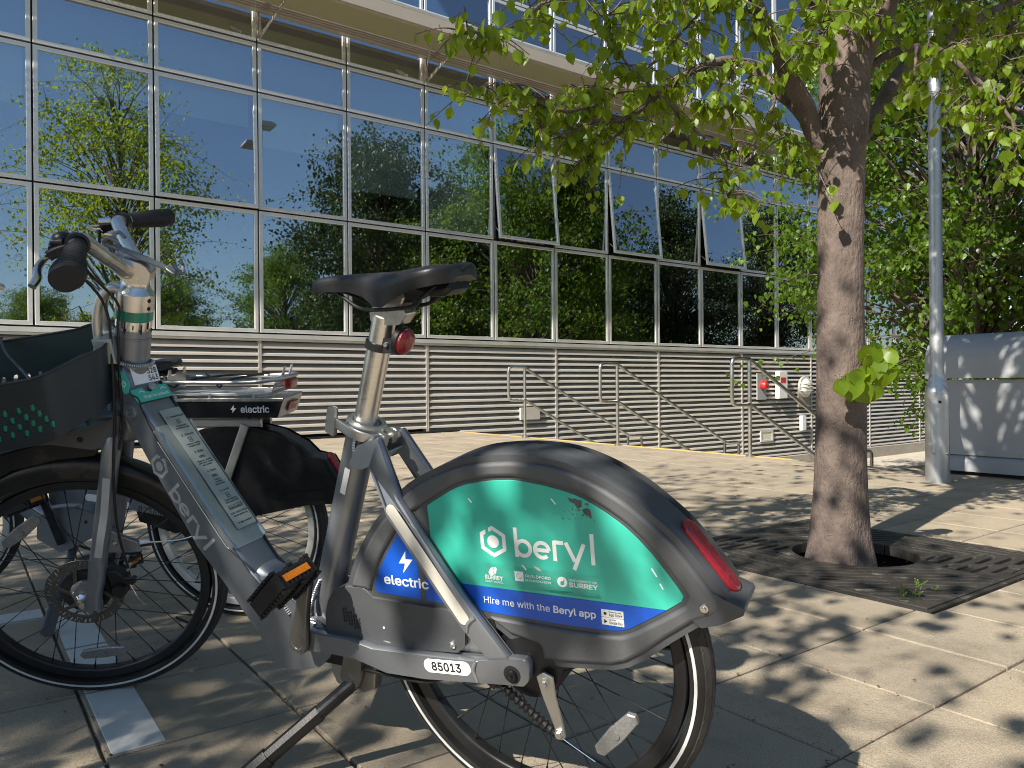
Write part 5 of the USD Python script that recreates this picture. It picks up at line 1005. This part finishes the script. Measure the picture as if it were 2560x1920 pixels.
fp(wf, 'hub_shell', lathe([(.0, .0445), (.056, .0445), (.060, .038), (.060, -.03), (.05, -.045), (0, -.045)], (0, 0, 0), (0, 1, 0), 36), 'gap_dark')
for k in range(6): a = .3 + k * math.pi / 3; fp(wf, 'disc_bolt', lathe([(0, .006), (.003, .006), (.0052, .002), (.0052, 0), (0, 0)], (.023 * math.cos(a), .052, .023 * math.sin(a)), (0, 1, 0), 12), 'alloy')
cp = fp(fk, 'brake_calliper', cat(slab([(-.060, .058), (-.092, .050), (-.112, .020), (-.106, -.012), (-.080, -.034), (-.058, -.020), (-.066, .02)], .030, .062, .006, 3, .008), lathe([(0, .012), (.016, .012), (.019, .006), (.019, 0), (0, 0)], (-.085, .060, -.004), (0, 1, 0), 20)), 'black_plastic'); fp(cp, 'arm', cat(slab([(-.10, .03), (-.130, .022), (-.128, .008), (-.10, .010)], .060, .068, .002, 1), cyl(V3(-.122, .05, .015), V3(-.122, .075, .015), .006, 12)), 'steel_black'); fp(cp, 'cable_end', tube(spl([V3(-.115, .07, .010), V3(-.122, .07, -.03), V3(-.135, .07, -.06)], 4), .0009, 5), 'chrome')
for z0, ln in ((.065, .02), (.045, .018)): fp(cp, 'spring', cyl(V3(-.118, .064, z0), V3(-.130, .064, z0 + ln), .004, 8), 'alloy_grey')
# front mudguard
a = np.radians(np.linspace(62, 168, 34)); rad_ = .343 + .012 * np.cos(np.linspace(-1, 1, 34)) * 0
prof_ = [(-.030, -.045), (-.034, -.020), (-.031, -.004), (-.018, .006), (0, .009), (.018, .006), (.031, -.004), (.034, -.020), (.030, -.045), (.026, -.020), (.020, -.006), (0, .001), (-.020, -.006), (-.026, -.020)]
R_ = [[((.346 + h) * math.cos(t), y, (.346 + h) * math.sin(t)) for y, h in prof_] for t in a]
mg = fp(bike, 'front_mudguard', rings(np.array(R_)), 'fender_black', 45)
fp(mg, 'nose', slab([(.118, .355), (.090, .385), (.020, .392), (-.06, .398), (-.13, .378), (-.13, .345), (-.04, .352), (.06, .345), (.11, .325)], -.038, .038, .012, 3, .01), 'fender_black', 45)
fp(mg, 'stay_wire', tube(spl([V3(-.112, .064, .128), V3(-.18, .056, .106), V3(-.26, .045, .090), V3(-.315, .034, .10)], 6), .0022, 7), 'chrome'); fp(mg, 'stay_bolt', lathe([(0, .012), (.004, .012), (.0065, .008), (.0065, 0), (0, 0)], (-.115, .064, .130), (0, 1, 0), 16), 'alloy')
# basket: an open tub with a sloping rim, slots punched through
def ring_plan(hw, xb, xf):
    P_ = Polygon([(xb, -hw * .62), (xb + .10, -hw), (xf - .11, -hw), (xf, -hw * .45), (xf, hw * .45), (xf - .11, hw), (xb + .10, hw), (xb, hw * .62)]).buffer(-.045).buffer(.045, quad_segs=10)
    c_ = P_.exterior.coords; L_ = P_.exterior.length; q = np.array([P_.exterior.interpolate(t * L_).coords[0] for t in np.linspace(0, 1, 192, endpoint=False)])
    k = int(np.argmin(np.abs(np.arctan2(q[:, 1], q[:, 0] - (xb + xf) / 2) - .0001))); q = np.roll(q, -k, 0)
    return q if (q[4] - q[0])[1] > 0 else np.roll(q[::-1], 1, 0)
bo, bi = ring_plan(.150, -.235, .25), ring_plan(.128, -.205, .20)
zrim = lambda p: .594 + .020 * np.clip((-p[:, 0] - .10) / .1, 0, 1) - .085 * p[:, 1]
zbot = lambda p: .427 + .050 * np.clip((-p[:, 0] - .06) / .15, 0, 1) ** 1.3
def wall(t, o):
    p = bi + (bo - bi) * t; d = p.mean(0) - p; d /= np.linalg.norm(d, axis=1, keepdims=True); p = p + d * o
    return np.c_[p, zbot(p) + (zrim(p) - zbot(p)) * t]
fine = np.abs((bo[:, 1] + bi[:, 1]) / 2) > .10
ui = np.concatenate([k + np.linspace(0, 1, 3 if fine[k] and -.13 < bo[k, 0] < .21 else 1, endpoint=False) for k in range(192)])
zt_ = np.r_[np.linspace(0, .10, 3)[:-1], np.linspace(.10, .62, 56), np.linspace(.62, 1, 5)[1:]]
NU, NV = len(ui), len(zt_) - 1
def wall_grid(o):
    G_ = np.array([wall(t, o) for t in zt_]); i0 = ui.astype(int); w_ = (ui % 1)[None, :, None]
    return G_[:, i0] * (1 - w_) + G_[:, (i0 + 1) % 192] * w_
go, gi = wall_grid(0.), wall_grid(.003)
cen = (go[:-1] + go[1:]) / 2; cen = (cen + np.roll(cen, -1, 1)) / 2; CX, CY, CH = cen[..., 0], cen[..., 1], cen[..., 2] - zbot(cen[NV // 2])[None]
mask = np.ones((NV, NU), bool)
for jj_ in range(4):
    for ii_ in range(9):
        ox, oh = -.080 + .0285 * ii_ - .0080 * (3 - jj_) * 1.0, .032 + .0178 * jj_ + .002 * (ii_ % 2)
        dz_ = np.maximum(np.abs(CH - oh) - .0042, 0); mask &= ~((((CX - ox + (CH - oh) * .25) ** 2 + dz_ ** 2) < .0046 ** 2) & (np.abs(CY) > .09))
def grid_mesh(which):
    V_ = np.vstack([go.reshape(-1, 3), gi.reshape(-1, 3)]); n0 = (NV + 1) * NU; F_ = []
    id_ = lambda i, j, k: k * n0 + i * NU + (j % NU)
    I, J = np.nonzero(mask); Jn = (J + 1) % NU
    if which == 0: F_.append(np.stack([I * NU + J, I * NU + Jn, (I + 1) * NU + Jn, (I + 1) * NU + J], 1))
    else: return tm(V_, quads(np.stack([n0 + I * NU + J, n0 + (I + 1) * NU + J, n0 + (I + 1) * NU + Jn, n0 + I * NU + Jn], 1)))
    for di, dj, e in ((-1, 0, ((0, 0), (0, 1))), (1, 0, ((1, 1), (1, 0))), (0, -1, ((1, 0), (0, 0))), (0, 1, ((0, 1), (1, 1)))):
        ii, jj = I + di, (J + dj) % NU; ok = (ii < 0) | (ii >= NV); ok[~ok] |= ~mask[ii[~ok], jj[~ok]]
        (a1, b1), (a2, b2) = e; i_, j_ = I[ok], J[ok]; F_.append(np.stack([id_(i_ + a1, j_ + b1, 0), id_(i_ + a1, j_ + b1, 1), id_(i_ + a2, j_ + b2, 1), id_(i_ + a2, j_ + b2, 0)], 1))
    return tm(V_, quads(np.vstack(F_)))
bk = fp(bike, 'basket', grid_mesh(0), 'basket_plastic', 30, label='dark blue-black plastic front basket with oblong slots'); fp(bk, 'inside', grid_mesh(1), 'basket_inner', 30)
inn = wall(.03, .0035); fp(bk, 'floor', slab(Polygon(inn[:, :2]).simplify(.001), 0, .004, .001, 1).apply_transform(np.array([[1, 0, 0, 0], [0, 0, 1, 0], [0, 1, 0, .438], [0, 0, 0, 1.]])), 'basket_inner')
w2 = wall_grid(.0065); li = [j for j in range(NU) if cen[NV // 2, j, 1] > .10 and -.125 < cen[NV // 2, j, 0] < .20]; li.sort(key=lambda j: cen[NV // 2, j, 0]); v = np.vstack([[w2[2, j] for j in li[::4]], [w2[-5, j] for j in li[::4]]]); n = len(li[::4]); f = [(k, k + 1, n + k + 1) for k in range(n - 1)] + [(k, n + k + 1, n + k) for k in range(n - 1)]
fp(bk, 'printed_liner', cat(tm(v, f), tm(v + V3(0, -.0008, 0), np.array(f)[:, ::-1])), 'teal', False)
rimc = wall(1., .0015); fp(bk, 'rim', tube(rimc, .0032, 8, closed=True), 'basket_plastic', 60)
fp(bk, 'carrier_bracket', cat(slab([(-.216, .445), (-.150, .452), (.06, .432), (.02, .412), (-.055, .402), (-.135, .372), (-.170, .375), (-.200, .40)], -.060, .068, .006, 3, .008)), 'fender_band', 40); fp(bk, 'screw', lathe([(0, .003), (.0035, .003), (.007, 0), (0, 0)], (-.118, .0685, .402), (0, 1, 0), 16), 'gap_dark')
fp(bk, 'back_hook', cat(slab([(-.240, .560), (-.205, .565), (-.205, .622), (-.245, .618)], -.06, .06, .003, 2)), 'sticker_grey')
fp(bk, 'elastic_cord', cat(tube(spl([V3(.24, -.02, .600), V3(.09, -.155, .608), V3(.070, -.149, .612), V3(.02, -.05, .597), V3(-.06, .08, .583), V3(-.10, .148, .572)], 8), .0034, 8), tube(spl([V3(.22, .02, .592), V3(.13, .128, .582), V3(.06, .145, .584), V3(-.03, .150, .588)], 6), .003, 8)), 'black_plastic')
# stem, clamp rings, bars
sm = holder(bike, 'stem')
AX = lambda t: SA(0) + sd_ax * t
L0 = .647                                            # along the steering axis, top of the head tube
fp(sm, 'notched_ring', lathe([(.0, 0), (.0385, 0), (.0385, .014), (.036, .015), (.036, .019), (.0385, .020), (.0385, .036), (0, .036)], AX(L0 - .003), sd_ax, 36), 'chrome')
for k in range(14):
    t = 2 * math.pi * k / 14; rr_ = V3(*(math.cos(t) * np.cross(sd_ax, (0, 1, 0)))) + V3(0, math.sin(t), 0); fp(sm, 'ring_slot', bx(-.001, .0013, -.0015, .0015, 0, .010 + .006 * (k % 3)).apply_transform(np.array([[rr_[0], np.cross(sd_ax, rr_)[0], sd_ax[0], 0], [rr_[1], np.cross(sd_ax, rr_)[1], sd_ax[1], 0], [rr_[2], np.cross(sd_ax, rr_)[2], sd_ax[2], 0], [0, 0, 0, 1.]])).apply_translation(AX(L0 + .006 + .010 * (k % 2)) + rr_ * .0385), 'gap_dark', False)
fp(sm, 'green_band', lathe([(.0, 0), (.0405, 0), (.0405, .0225), (0, .0225)], AX(L0 + .034), sd_ax, 40), 'green_band')
fp(sm, 'stem_body', lathe([(0, 0), (.0415, 0), (.0420, .002), (.0415, .036), (.040, .040), (.031, .051), (.0290, .060), (.0285, .072), (.0300, .085), (.0325, .097), (.0, .098)], AX(L0 + .0565), sd_ax, 44), 'alloy', 40)
fp(sm, 'clamp_head', slab([(-.288, .796), (-.283, .786), (-.290, .748), (-.302, .728), (-.345, .718), (-.357, .742), (-.352, .756), (-.342, .766)], -.033, .033, .012, 5, .006), 'alloy', 45)
for z_ in (.008, .026):
    fp(sm, 'grub_screw', lathe([(0, .0012), (.0045, .0012), (.005, 0), (0, 0)], AX(L0 + .058 + z_) + V3(-.033, .022, -.011), V3(-.8, .55, -.27), 14), 'gap_dark')
BC = V3(-.312, 0, .752)                                # bar centre in the clamp
hb = holder(bike, 'handlebar')
for s in (1, -1):
    if s > 0: bend, g0_, ga, gb = V3(-.288, .158, .845), V3(-.285, .182, .846), V3(-.287, .192, .843), V3(-.296, .318, .800)
    else: bend, g0_, ga, gb = V3(-.262, -.170, .836), V3(-.262, -.196, .840), V3(-.266, -.212, .838), V3(-.345, -.312, .822)
    pth = spl([BC, BC + V3(.0, .034 * s, .001), BC + V3(.005, .060 * s, .020), bend * .45 + (BC + V3(.005, .060 * s, .020)) * .55, bend, g0_, ga + (gb - ga) * .2], 7)
    fp(hb, 'bar', tube(pth, .0155, 22), 'alloy', 60)
    gd = (gb - ga) / np.linalg.norm(gb - ga)
    sc_ = np.array([.78, .86, .92, .97, 1.02, 1.08, 1.2, 1.34, 1.44, 1.46, 1.40]) if s > 0 else np.array([.76, .82, .86, .90, .93, .96, .99, 1.01, 1.02, 1.02, .96]); tt_ = np.linspace(0, 1, 11)
    gr = fp(hb, 'grip', sweep(ga + (gb - ga) * tt_[:, None], rrect(.044, .036 if s > 0 else .040, .0175, 6), side=(-.9, 0, .3), scale=sc_), 'grip', 50)
    for t in np.linspace(.1, .85, 12): fp(gr, 'rib', sweep(np.array([ga + (gb - ga) * (t - .006), ga + (gb - ga) * (t + .006)]), rrect(.0445, .0365 if s > 0 else .0405, .0175, 6), side=(-.9, 0, .3), scale=float(np.interp(t, tt_, sc_)) * 1.012), 'grip', 50)
    fp(gr, 'end_mark', lathe([(0, .002), (.005, .0015), (.005, 0), (0, 0)], gb - gd * .004 + V3(-.025, 0, .016), V3(-.8, .3 * s, .5), 12), 'black_plastic')
    la = V3(-.283, .185, .840) if s > 0 else V3(-.258, -.205, .834)
    lv_ = fp(hb, 'brake_lever', cat(sweep(spl([la + V3(.006, 0, .0), la + V3(.034, .004 * s, -.004), la + V3(.052, .012 * s, -.010)], 4), rrect(.020, .014, .005, 3), side=(0, .3, 1)), lathe([(.0165, -.010), (.022, -.008), (.022, .008), (.0165, .010)], la + V3(-.003, 0, .004), V3(-.35, .93 * s, -.05), 24, True)), 'steel_black', 45)
    fp(lv_, 'blade', sweep(spl([la + V3(.048, .004 * s, -.008), la + V3(.058, .030 * s, -.016), la + V3(.056, .065 * s, -.024), la + V3(.048, .100 * s, -.036), la + V3(.052, .122 * s, -.046)], 6), rrect(.013, .009, .004, 3), side=(.6, 0, .8), scale=np.r_[np.linspace(.8, 1.0, 6), np.linspace(1.0, 1.25, 13), np.linspace(1.25, 1.1, 6)]), 'chrome', 60)
    fp(lv_, 'cable_stop', cat(cyl(la + V3(.050, -.010 * s, .0), la + V3(.058, -.040 * s, .004), .0065, 12), cyl(la + V3(.02, -.004 * s, .010), la + V3(.045, -.012 * s, .012), .009, 12)), 'chrome' if s < 0 else 'steel_black')
    if s > 0: fp(hb, 'bell', cat(lathe([(0, .016), (.012, .014), (.019, .006), (.019, 0), (0, 0)], la + V3(.030, -.020, .014), V3(.3, -.1, .95), 22), slab(sbox(-.02, -.01, .02, .01), -.012, .012, .004, 2).apply_translation(la + V3(.012, -.018, .004))), 'steel_black', 50)
hp = [V3(-.288, 0, .808), V3(-.300, 0, .803), V3(-.345, 0, .772), V3(-.385, 0, .744), V3(-.400, 0, .734)]
hold = fp(bike, 'phone_holder', cat(sweep(spl(hp, 6), rrect(.034, .006, .002, 2), side=(0, 1, 0), scale=np.r_[np.linspace(1.0, .75, 6), np.linspace(.75, 1.0, 7), np.linspace(1., .6, 12)]),
    *[tube(spl([hp[1] + V3(.0, .014 * s, 0), hp[0] + V3(.004, .034 * s, .012), hp[0] + V3(-.008, .040 * s, .024), hp[1] + V3(-.010, .030 * s, .016)], 5), .0042, 8) for s in (1, -1)],
    *[tube(spl([hp[3] + V3(0, .008 * s, 0), hp[4] + V3(-.006, .024 * s, -.004), hp[4] + V3(-.014, .030 * s, .006), hp[4] + V3(-.008, .026 * s, .020)], 5), .0042, 8) for s in (1, -1)], tube(spl([hp[4] + V3(-.012, .030, .002), hp[4] + V3(-.018, 0, -.008), hp[4] + V3(-.012, -.030, .002)], 5), .004, 8)), 'frame_dark', 50)
# support hoop of the basket beside the head tube
for s in (1, -1): fp(bike, 'basket_hoop', tube(spl([AX(L0 + .095) + V3(.02, .012 * s, 0), AX(L0 + .110) + V3(.046, .016 * s, .004), AX(L0 + .098) + V3(.068, .020 * s, 0), AX(L0 + .05) + V3(.074, .022 * s, 0), V3(-.205, .026 * s, .600), V3(-.190, .028 * s, .565)], 7), .0100, 16), 'alloy_grey', 60)
# cables
fp(bike, 'brake_cable', tube(spl([BC + V3(.080, .150, .085), BC + V3(.085, .10, .045), BC + V3(.060, .050, -.060), V3(-.232, .060, .56), V3(-.205, .072, .44), V3(-.165, .084, .30), V3(-.138, .088, .17), V3(-.128, .080, .06)], 8), .0032, 8), 'black_plastic'); fp(bike, 'brake_cable', tube(spl([BC + V3(.080, -.230, .094), BC + V3(.110, -.215, .070), BC + V3(.105, -.14, -.02), BC + V3(.055, -.02, -.12), V3(-.240, .050, .54), V3(-.215, .062, .42), V3(-.190, .066, .36)], 8), .0034, 8), 'black_plastic'); fp(bike, 'gear_cable', tube(spl([BC + V3(.05, .130, .07), BC + V3(.06, .080, .02), BC + V3(.035, .045, -.06), AX(L0 + .03) + V3(.02, .05, 0), AX(L0 - .1) + V3(.01, .05, 0), V3(-.215, .055, .43)], 8), .003, 8), 'black_plastic')
# ================================================================== the second hire bicycle, parked behind
A1, A2, A3 = bike_axes(2.3725, .1386)
HUB2 = V3(.7889, 2.6883, .3239)
bk2 = thing('hire_bicycle', 'hire bicycle behind the front one, with white rims and a battery box under its rack', 'bicycle', HUB2 - A3 * RW, (A1, A2, A3))
S2 = .45; q1, q2, q3 = rot((1, 0, 0), kx, S2), rot((0, 1, 0), kx, S2), rot((0, 0, 1), kx, S2)
def fp2(parent, name, mesh, mat, smooth=35, label=None, kind=None): return bp(parent, name, mapped(mesh, V3(1.215, .018, -.003), q1, q2, q3), mat, smooth, label, kind)
wheel(bp, bk2, rim='rim_white', hub_r=.045, phase=.09, reflectors=((5.15, .0), (1.9, .0)))
wheel(fp2, bk2, rim='rim_white', hub_r=.04, phase=.02, reflectors=((2.0, .0),))
f2 = [(.33, .02), (.345, .09), (.31, .17), (.25, .245), (.18, .298), (.09, .337), (-.01, .352), (-.113, .348), (-.187, .330), (-.267, .287), (-.300, .252), (-.354, .240), (-.405, .150), (-.392, .105), (-.374, .092), (-.278, .085), (-.2, .068), (-.104, .047), (-.05, .030), (.1, .0), (.2, -.02)]
fe = bp(bk2, 'rear_fender', slab(f2, -.047, .047, .022, 4, .004), 'fender_black', 50)
bp(fe, 'side_rib', slab(Polygon(f2).buffer(-.012).difference(Polygon(f2).buffer(-.050)).intersection(sbox(-.5, .11, .3, .5)), .035, .052, .006, 2), 'fender_black', 50)
bp(fe, 'tail_lamp', mapped(slab(LineString([(0, 0), (.095, 0)]).buffer(.017, quad_segs=8), -.004, .012, .006, 3), V3(-.352, 0, .238), V3(-.50, 0, -.86), V3(-.86, 0, .50), (0, 1, 0)), 'red_lens', 50)
for s in (1, -1):
    c = bp(bk2, 'chain_stay', slab([(.64, .135), (.59, .147), (.46, .134), (.353, .106), (.217, .076), (.05, .030), (-.02, .022), (-.026, -.022), (.03, -.012), (.219, .048), (.356, .072), (.48, .090), (.58, .088), (.64, .08)], *sorted((s * .050, s * .074)), .009, 3, .008), 'frame_paint')
    if s > 0:
        bp(c, 'reflective_strip', slab(LineString([(.46, .108), (.492, .1115)]).buffer(.0125, quad_segs=8), .0735, .0748, .0004, 1), 'white_print'); bp(c, 'reflective_strip', slab(LineString([(.352, .086), (.376, .092)]).buffer(.0125, quad_segs=8), .0735, .0748, .0004, 1), 'white_print')
        bp(c, 'number', mapped(text('82365', .020, .085), (.312, .0742, .066), (-.97, 0, -.22), (-.22, 0, .97), (0, 1, 0)), 'ink', False); bp(c, 'stay_bolt', lathe([(0, .010), (.006, .010), (.008, .004), (.008, 0), (0, 0)], (.385, .072, .075), (0, 1, 0), 12), 'chrome')
    bp(bk2, 'rack_strut', sweep([V3(-.086, .052 * s, .357), V3(.022, .062 * s, .10), V3(.03, .062 * s, .02)], rrect(.030, .012, .004, 2), side=(1, 0, 0)), 'alloy_grey')
    bp(bk2, 'rack_bar', mapped(slab([(.36, .349), (.36, .374), (-.136, .374), (-.1365, .349)], *sorted((s * .028, s * .044)), .003, 2), (0, 0, 0), (1, 0, 0), (0, 1, 0), (0, 0, 1)), 'alloy_grey')
bp(bk2, 'motor_cover', slab([(.701, .018), (.712, -.042), (.625, -.090), (.587, -.078), (.47, -.02), (.462, .045), (.557, .075), (.663, .066)], -.06, .068, .012, 4, .01), 'frame_paint')
for x, z in ((.648, .045), (.515, .022)): bp(bk2, 'cover_screw', lathe([(0, .001), (.006, .001), (.006, 0), (0, 0)], (x, .0685, z), (0, 1, 0), 14), 'gap_dark')
o2 = V3(.607, .082, -.055); d2 = V3(.043, .012, .172); bp(bk2, 'crank', sweep(spl([o2, o2 + d2 * .5, o2 + d2], 3), rrect(.026, .014, .005, 2), side=(1, 0, -.2)), 'steel_black'); pedal(o2 + d2 + V3(0, .02, 0), 1, .35, bk2); bp(bk2, 'crank', sweep([V3(.607, -.085, -.055), V3(.56, -.1, -.21)], rrect(.026, .014, .005, 2), side=(1, 0, -.2)), 'steel_black'); pedal(V3(.56, -.115, -.215), -1, .1, bk2)
bp(bk2, 'seat_tube', cyl(V3(.50, 0, .05), V3(.395, 0, .37), .029, 28), 'frame_paint'); bp(bk2, 'seat_post', cyl(V3(.395, 0, .36), V3(.352, 0, .50), .0165, 20), 'alloy'); saddle(bp, bk2, .105, -.112)
bp(bk2, 'down_tube', sweep(spl([V3(.60, 0, .01), V3(.72, 0, .02), V3(.86, 0, .17), V3(.98, 0, .40), V3(1.0, 0, .50)], 6), rrect(.088, .075, .022, 4), side=(0, 1, 0)), 'frame_paint'); bp(bk2, 'head_tube', cyl(V3(1.075, 0, .35), V3(.985, 0, .62), .036, 28), 'frame_paint')
for s in (1, -1): fp2(bk2, 'fork_leg', tube(spl([V3(-.18, .04 * s, .41), V3(-.155, .062 * s, .34), V3(-.07, .064 * s, .13), V3(0, .062 * s, -.01)], 5), np.linspace(.019, .014, 16), 16), 'frame_paint')
fp2(bk2, 'stem', cyl(SA(.60), SA(.74), .03, 20), 'alloy'); fp2(bk2, 'handlebar', tube(spl([V3(-.33, .25, .80), V3(-.30, .16, .82), V3(-.31, .04, .745), V3(-.31, -.04, .745), V3(-.30, -.16, .82), V3(-.33, -.25, .80)], 6), .014, 12), 'alloy')
bp(bk2, 'battery_box', slab([(.36, .386), (.36, .440), (-.229, .440), (-.209, .386)], -.072, .074, .003, 2), 'gloss_black'); bx2 = bp(bk2, 'box_lid', slab([(.37, .440), (.37, .452), (-.236, .452), (-.231, .440)], -.077, .078, .002, 2), 'alloy')
bp(bx2, 'end_plate', mapped(slab(sbox(-.074, -.034, .074, .034), -.0015, .0015, .001, 1), (-.224, 0, .418), (0, 1, 0), V3(-.93, 0, -.37), V3(-.37, 0, .93)), 'alloy_grey'); bp(bx2, 'rear_reflector', mapped(slab(sbox(-.034, -.016, .034, .016), 0, .006, .002, 1), (-.228, 0, .418), (0, 1, 0), V3(-.93, 0, -.37), V3(-.37, 0, .93)), 'red_lens')
lt2 = bp(bk2, 'lettering', mapped(text('electric', .0215, .098, True), (-.086, .0742, .404), (-1, 0, 0), (0, 0, 1), (0, 1, 0)), 'white_print', False); bp(bk2, 'icon', slab([(-.063, .429), (-.050, .413), (-.058, .413), (-.055, .402), (-.071, .418), (-.063, .418)], .074, .0746, 0), 'white_print', False)
rk2 = holder(bk2, 'rear_rack')
bp(rk2, 'tray', bx(-.19, .36, -.066, .066, .4635, .4655), 'rack_mesh', False); bp(rk2, 'tray_edge', tube([V3(.36, -.068, .465), V3(.36, .068, .465), V3(-.19, .068, .463), V3(-.19, -.068, .463)], .004, 8, closed=True), 'alloy_grey')
bp(rk2, 'tray_end', mapped(bx(-.066, .066, -.001, .001, 0, .045), (-.19, 0, .465), (0, 1, 0), V3(.9, 0, .43), V3(-.43, 0, .9)), 'rack_mesh', False)
lp2 = [V3(.20, -.06, .507), V3(.22, -.03, .507), V3(.22, .03, .507), V3(.20, .066, .507), V3(.15, .078, .506), V3(-.10, .078, .503), V3(-.20, .070, .510), V3(-.238, .030, .516), V3(-.238, -.03, .516), V3(-.20, -.070, .512), V3(-.10, -.078, .506), V3(.15, -.074, .506)]
bp(rk2, 'hoop', tube(spl(lp2, 5, True), .0072, 12, closed=True), 'alloy_grey', 60)
for x, zt_, nm in ((.185, .535, 'front_hook_plate'),): bp(rk2, nm, mapped(slab(Polygon([(-.066, 0), (.066, 0), (.055, .05), (.050, .080), (.038, .080), (.030, .058), (-.030, .058), (-.038, .080), (-.050, .080), (-.055, .05)]), -.001, .001, 0), (x, 0, .465), (0, 1, 0), V3(.97, 0, .2), V3(-.2, 0, .97)), 'alloy_grey', False)
for s in (1, -1): bp(rk2, 'rear_hook', mapped(slab(Polygon([(-.012, 0), (.012, 0), (.008, .038), (-.004, .040)]), -.0015, .0015, 0), (-.215, .028 * s, .512), (0, 1, 0), V3(.9, 0, .3), V3(-.3, 0, .95)), 'zinc', False)
bp(rk2, 'rack_lamp', slab([(-.222, .47), (-.240, .475), (-.246, .50), (-.236, .515), (-.220, .51)], -.03, .03, .006, 2), 'red_lens')
for x in (.14, .02, -.13): bp(rk2, 'rack_bolt', cyl(V3(x, .07, .452), V3(x, .07, .466), .005, 8), 'zinc')
bp(rk2, 'elastic_cord', cat(tube(spl([V3(.19, .05, .53), V3(.165, .07, .50), V3(.14, .078, .490), V3(.115, .076, .502), V3(.08, .03, .512), V3(-.02, -.03, .516), V3(-.10, -.07, .514)], 6), .004, 8), tube(spl([V3(-.12, -.07, .516), V3(-.06, .03, .512), V3(-.035, .076, .503), V3(-.022, .080, .489), V3(-.008, .077, .503), V3(.03, .03, .512), V3(.10, -.06, .516)], 6), .004, 8)), 'black_plastic')
def gp2(x, y): d = V3(x, y, 0) - HUB2; return V3(d @ A1, d @ A2, d @ A3)
fo = gp2(.235, 2.86); ko = V3(.60, .03, -.08); lg2 = bp(bk2, 'prop_stand', sweep([ko, ko + (fo - ko) * .6], circ(.014, 10), side=(0, 1, 0)), 'fender_plastic', 30); bp(lg2, 'foot', sweep([ko + (fo - ko) * .5, ko + (fo - ko) * .75, ko + (fo - ko) * .97], rrect(.05, .022, .010, 3), side=(0, 1, .5), scale=[.7, 1., .95]), 'fender_band', 50)
bp(bk2, 'chain', sweep(spl([V3(.607, -.06, .02), V3(.3, -.06, .03), V3(.0, -.06, .035), V3(-.035, -.06, 0), V3(.0, -.06, -.035), V3(.3, -.06, -.09), V3(.607, -.06, -.125), V3(.675, -.06, -.055)], 6, True), rrect(.007, .009, .002, 1), side=(0, 1, 0), closed=True), 'cast_iron')
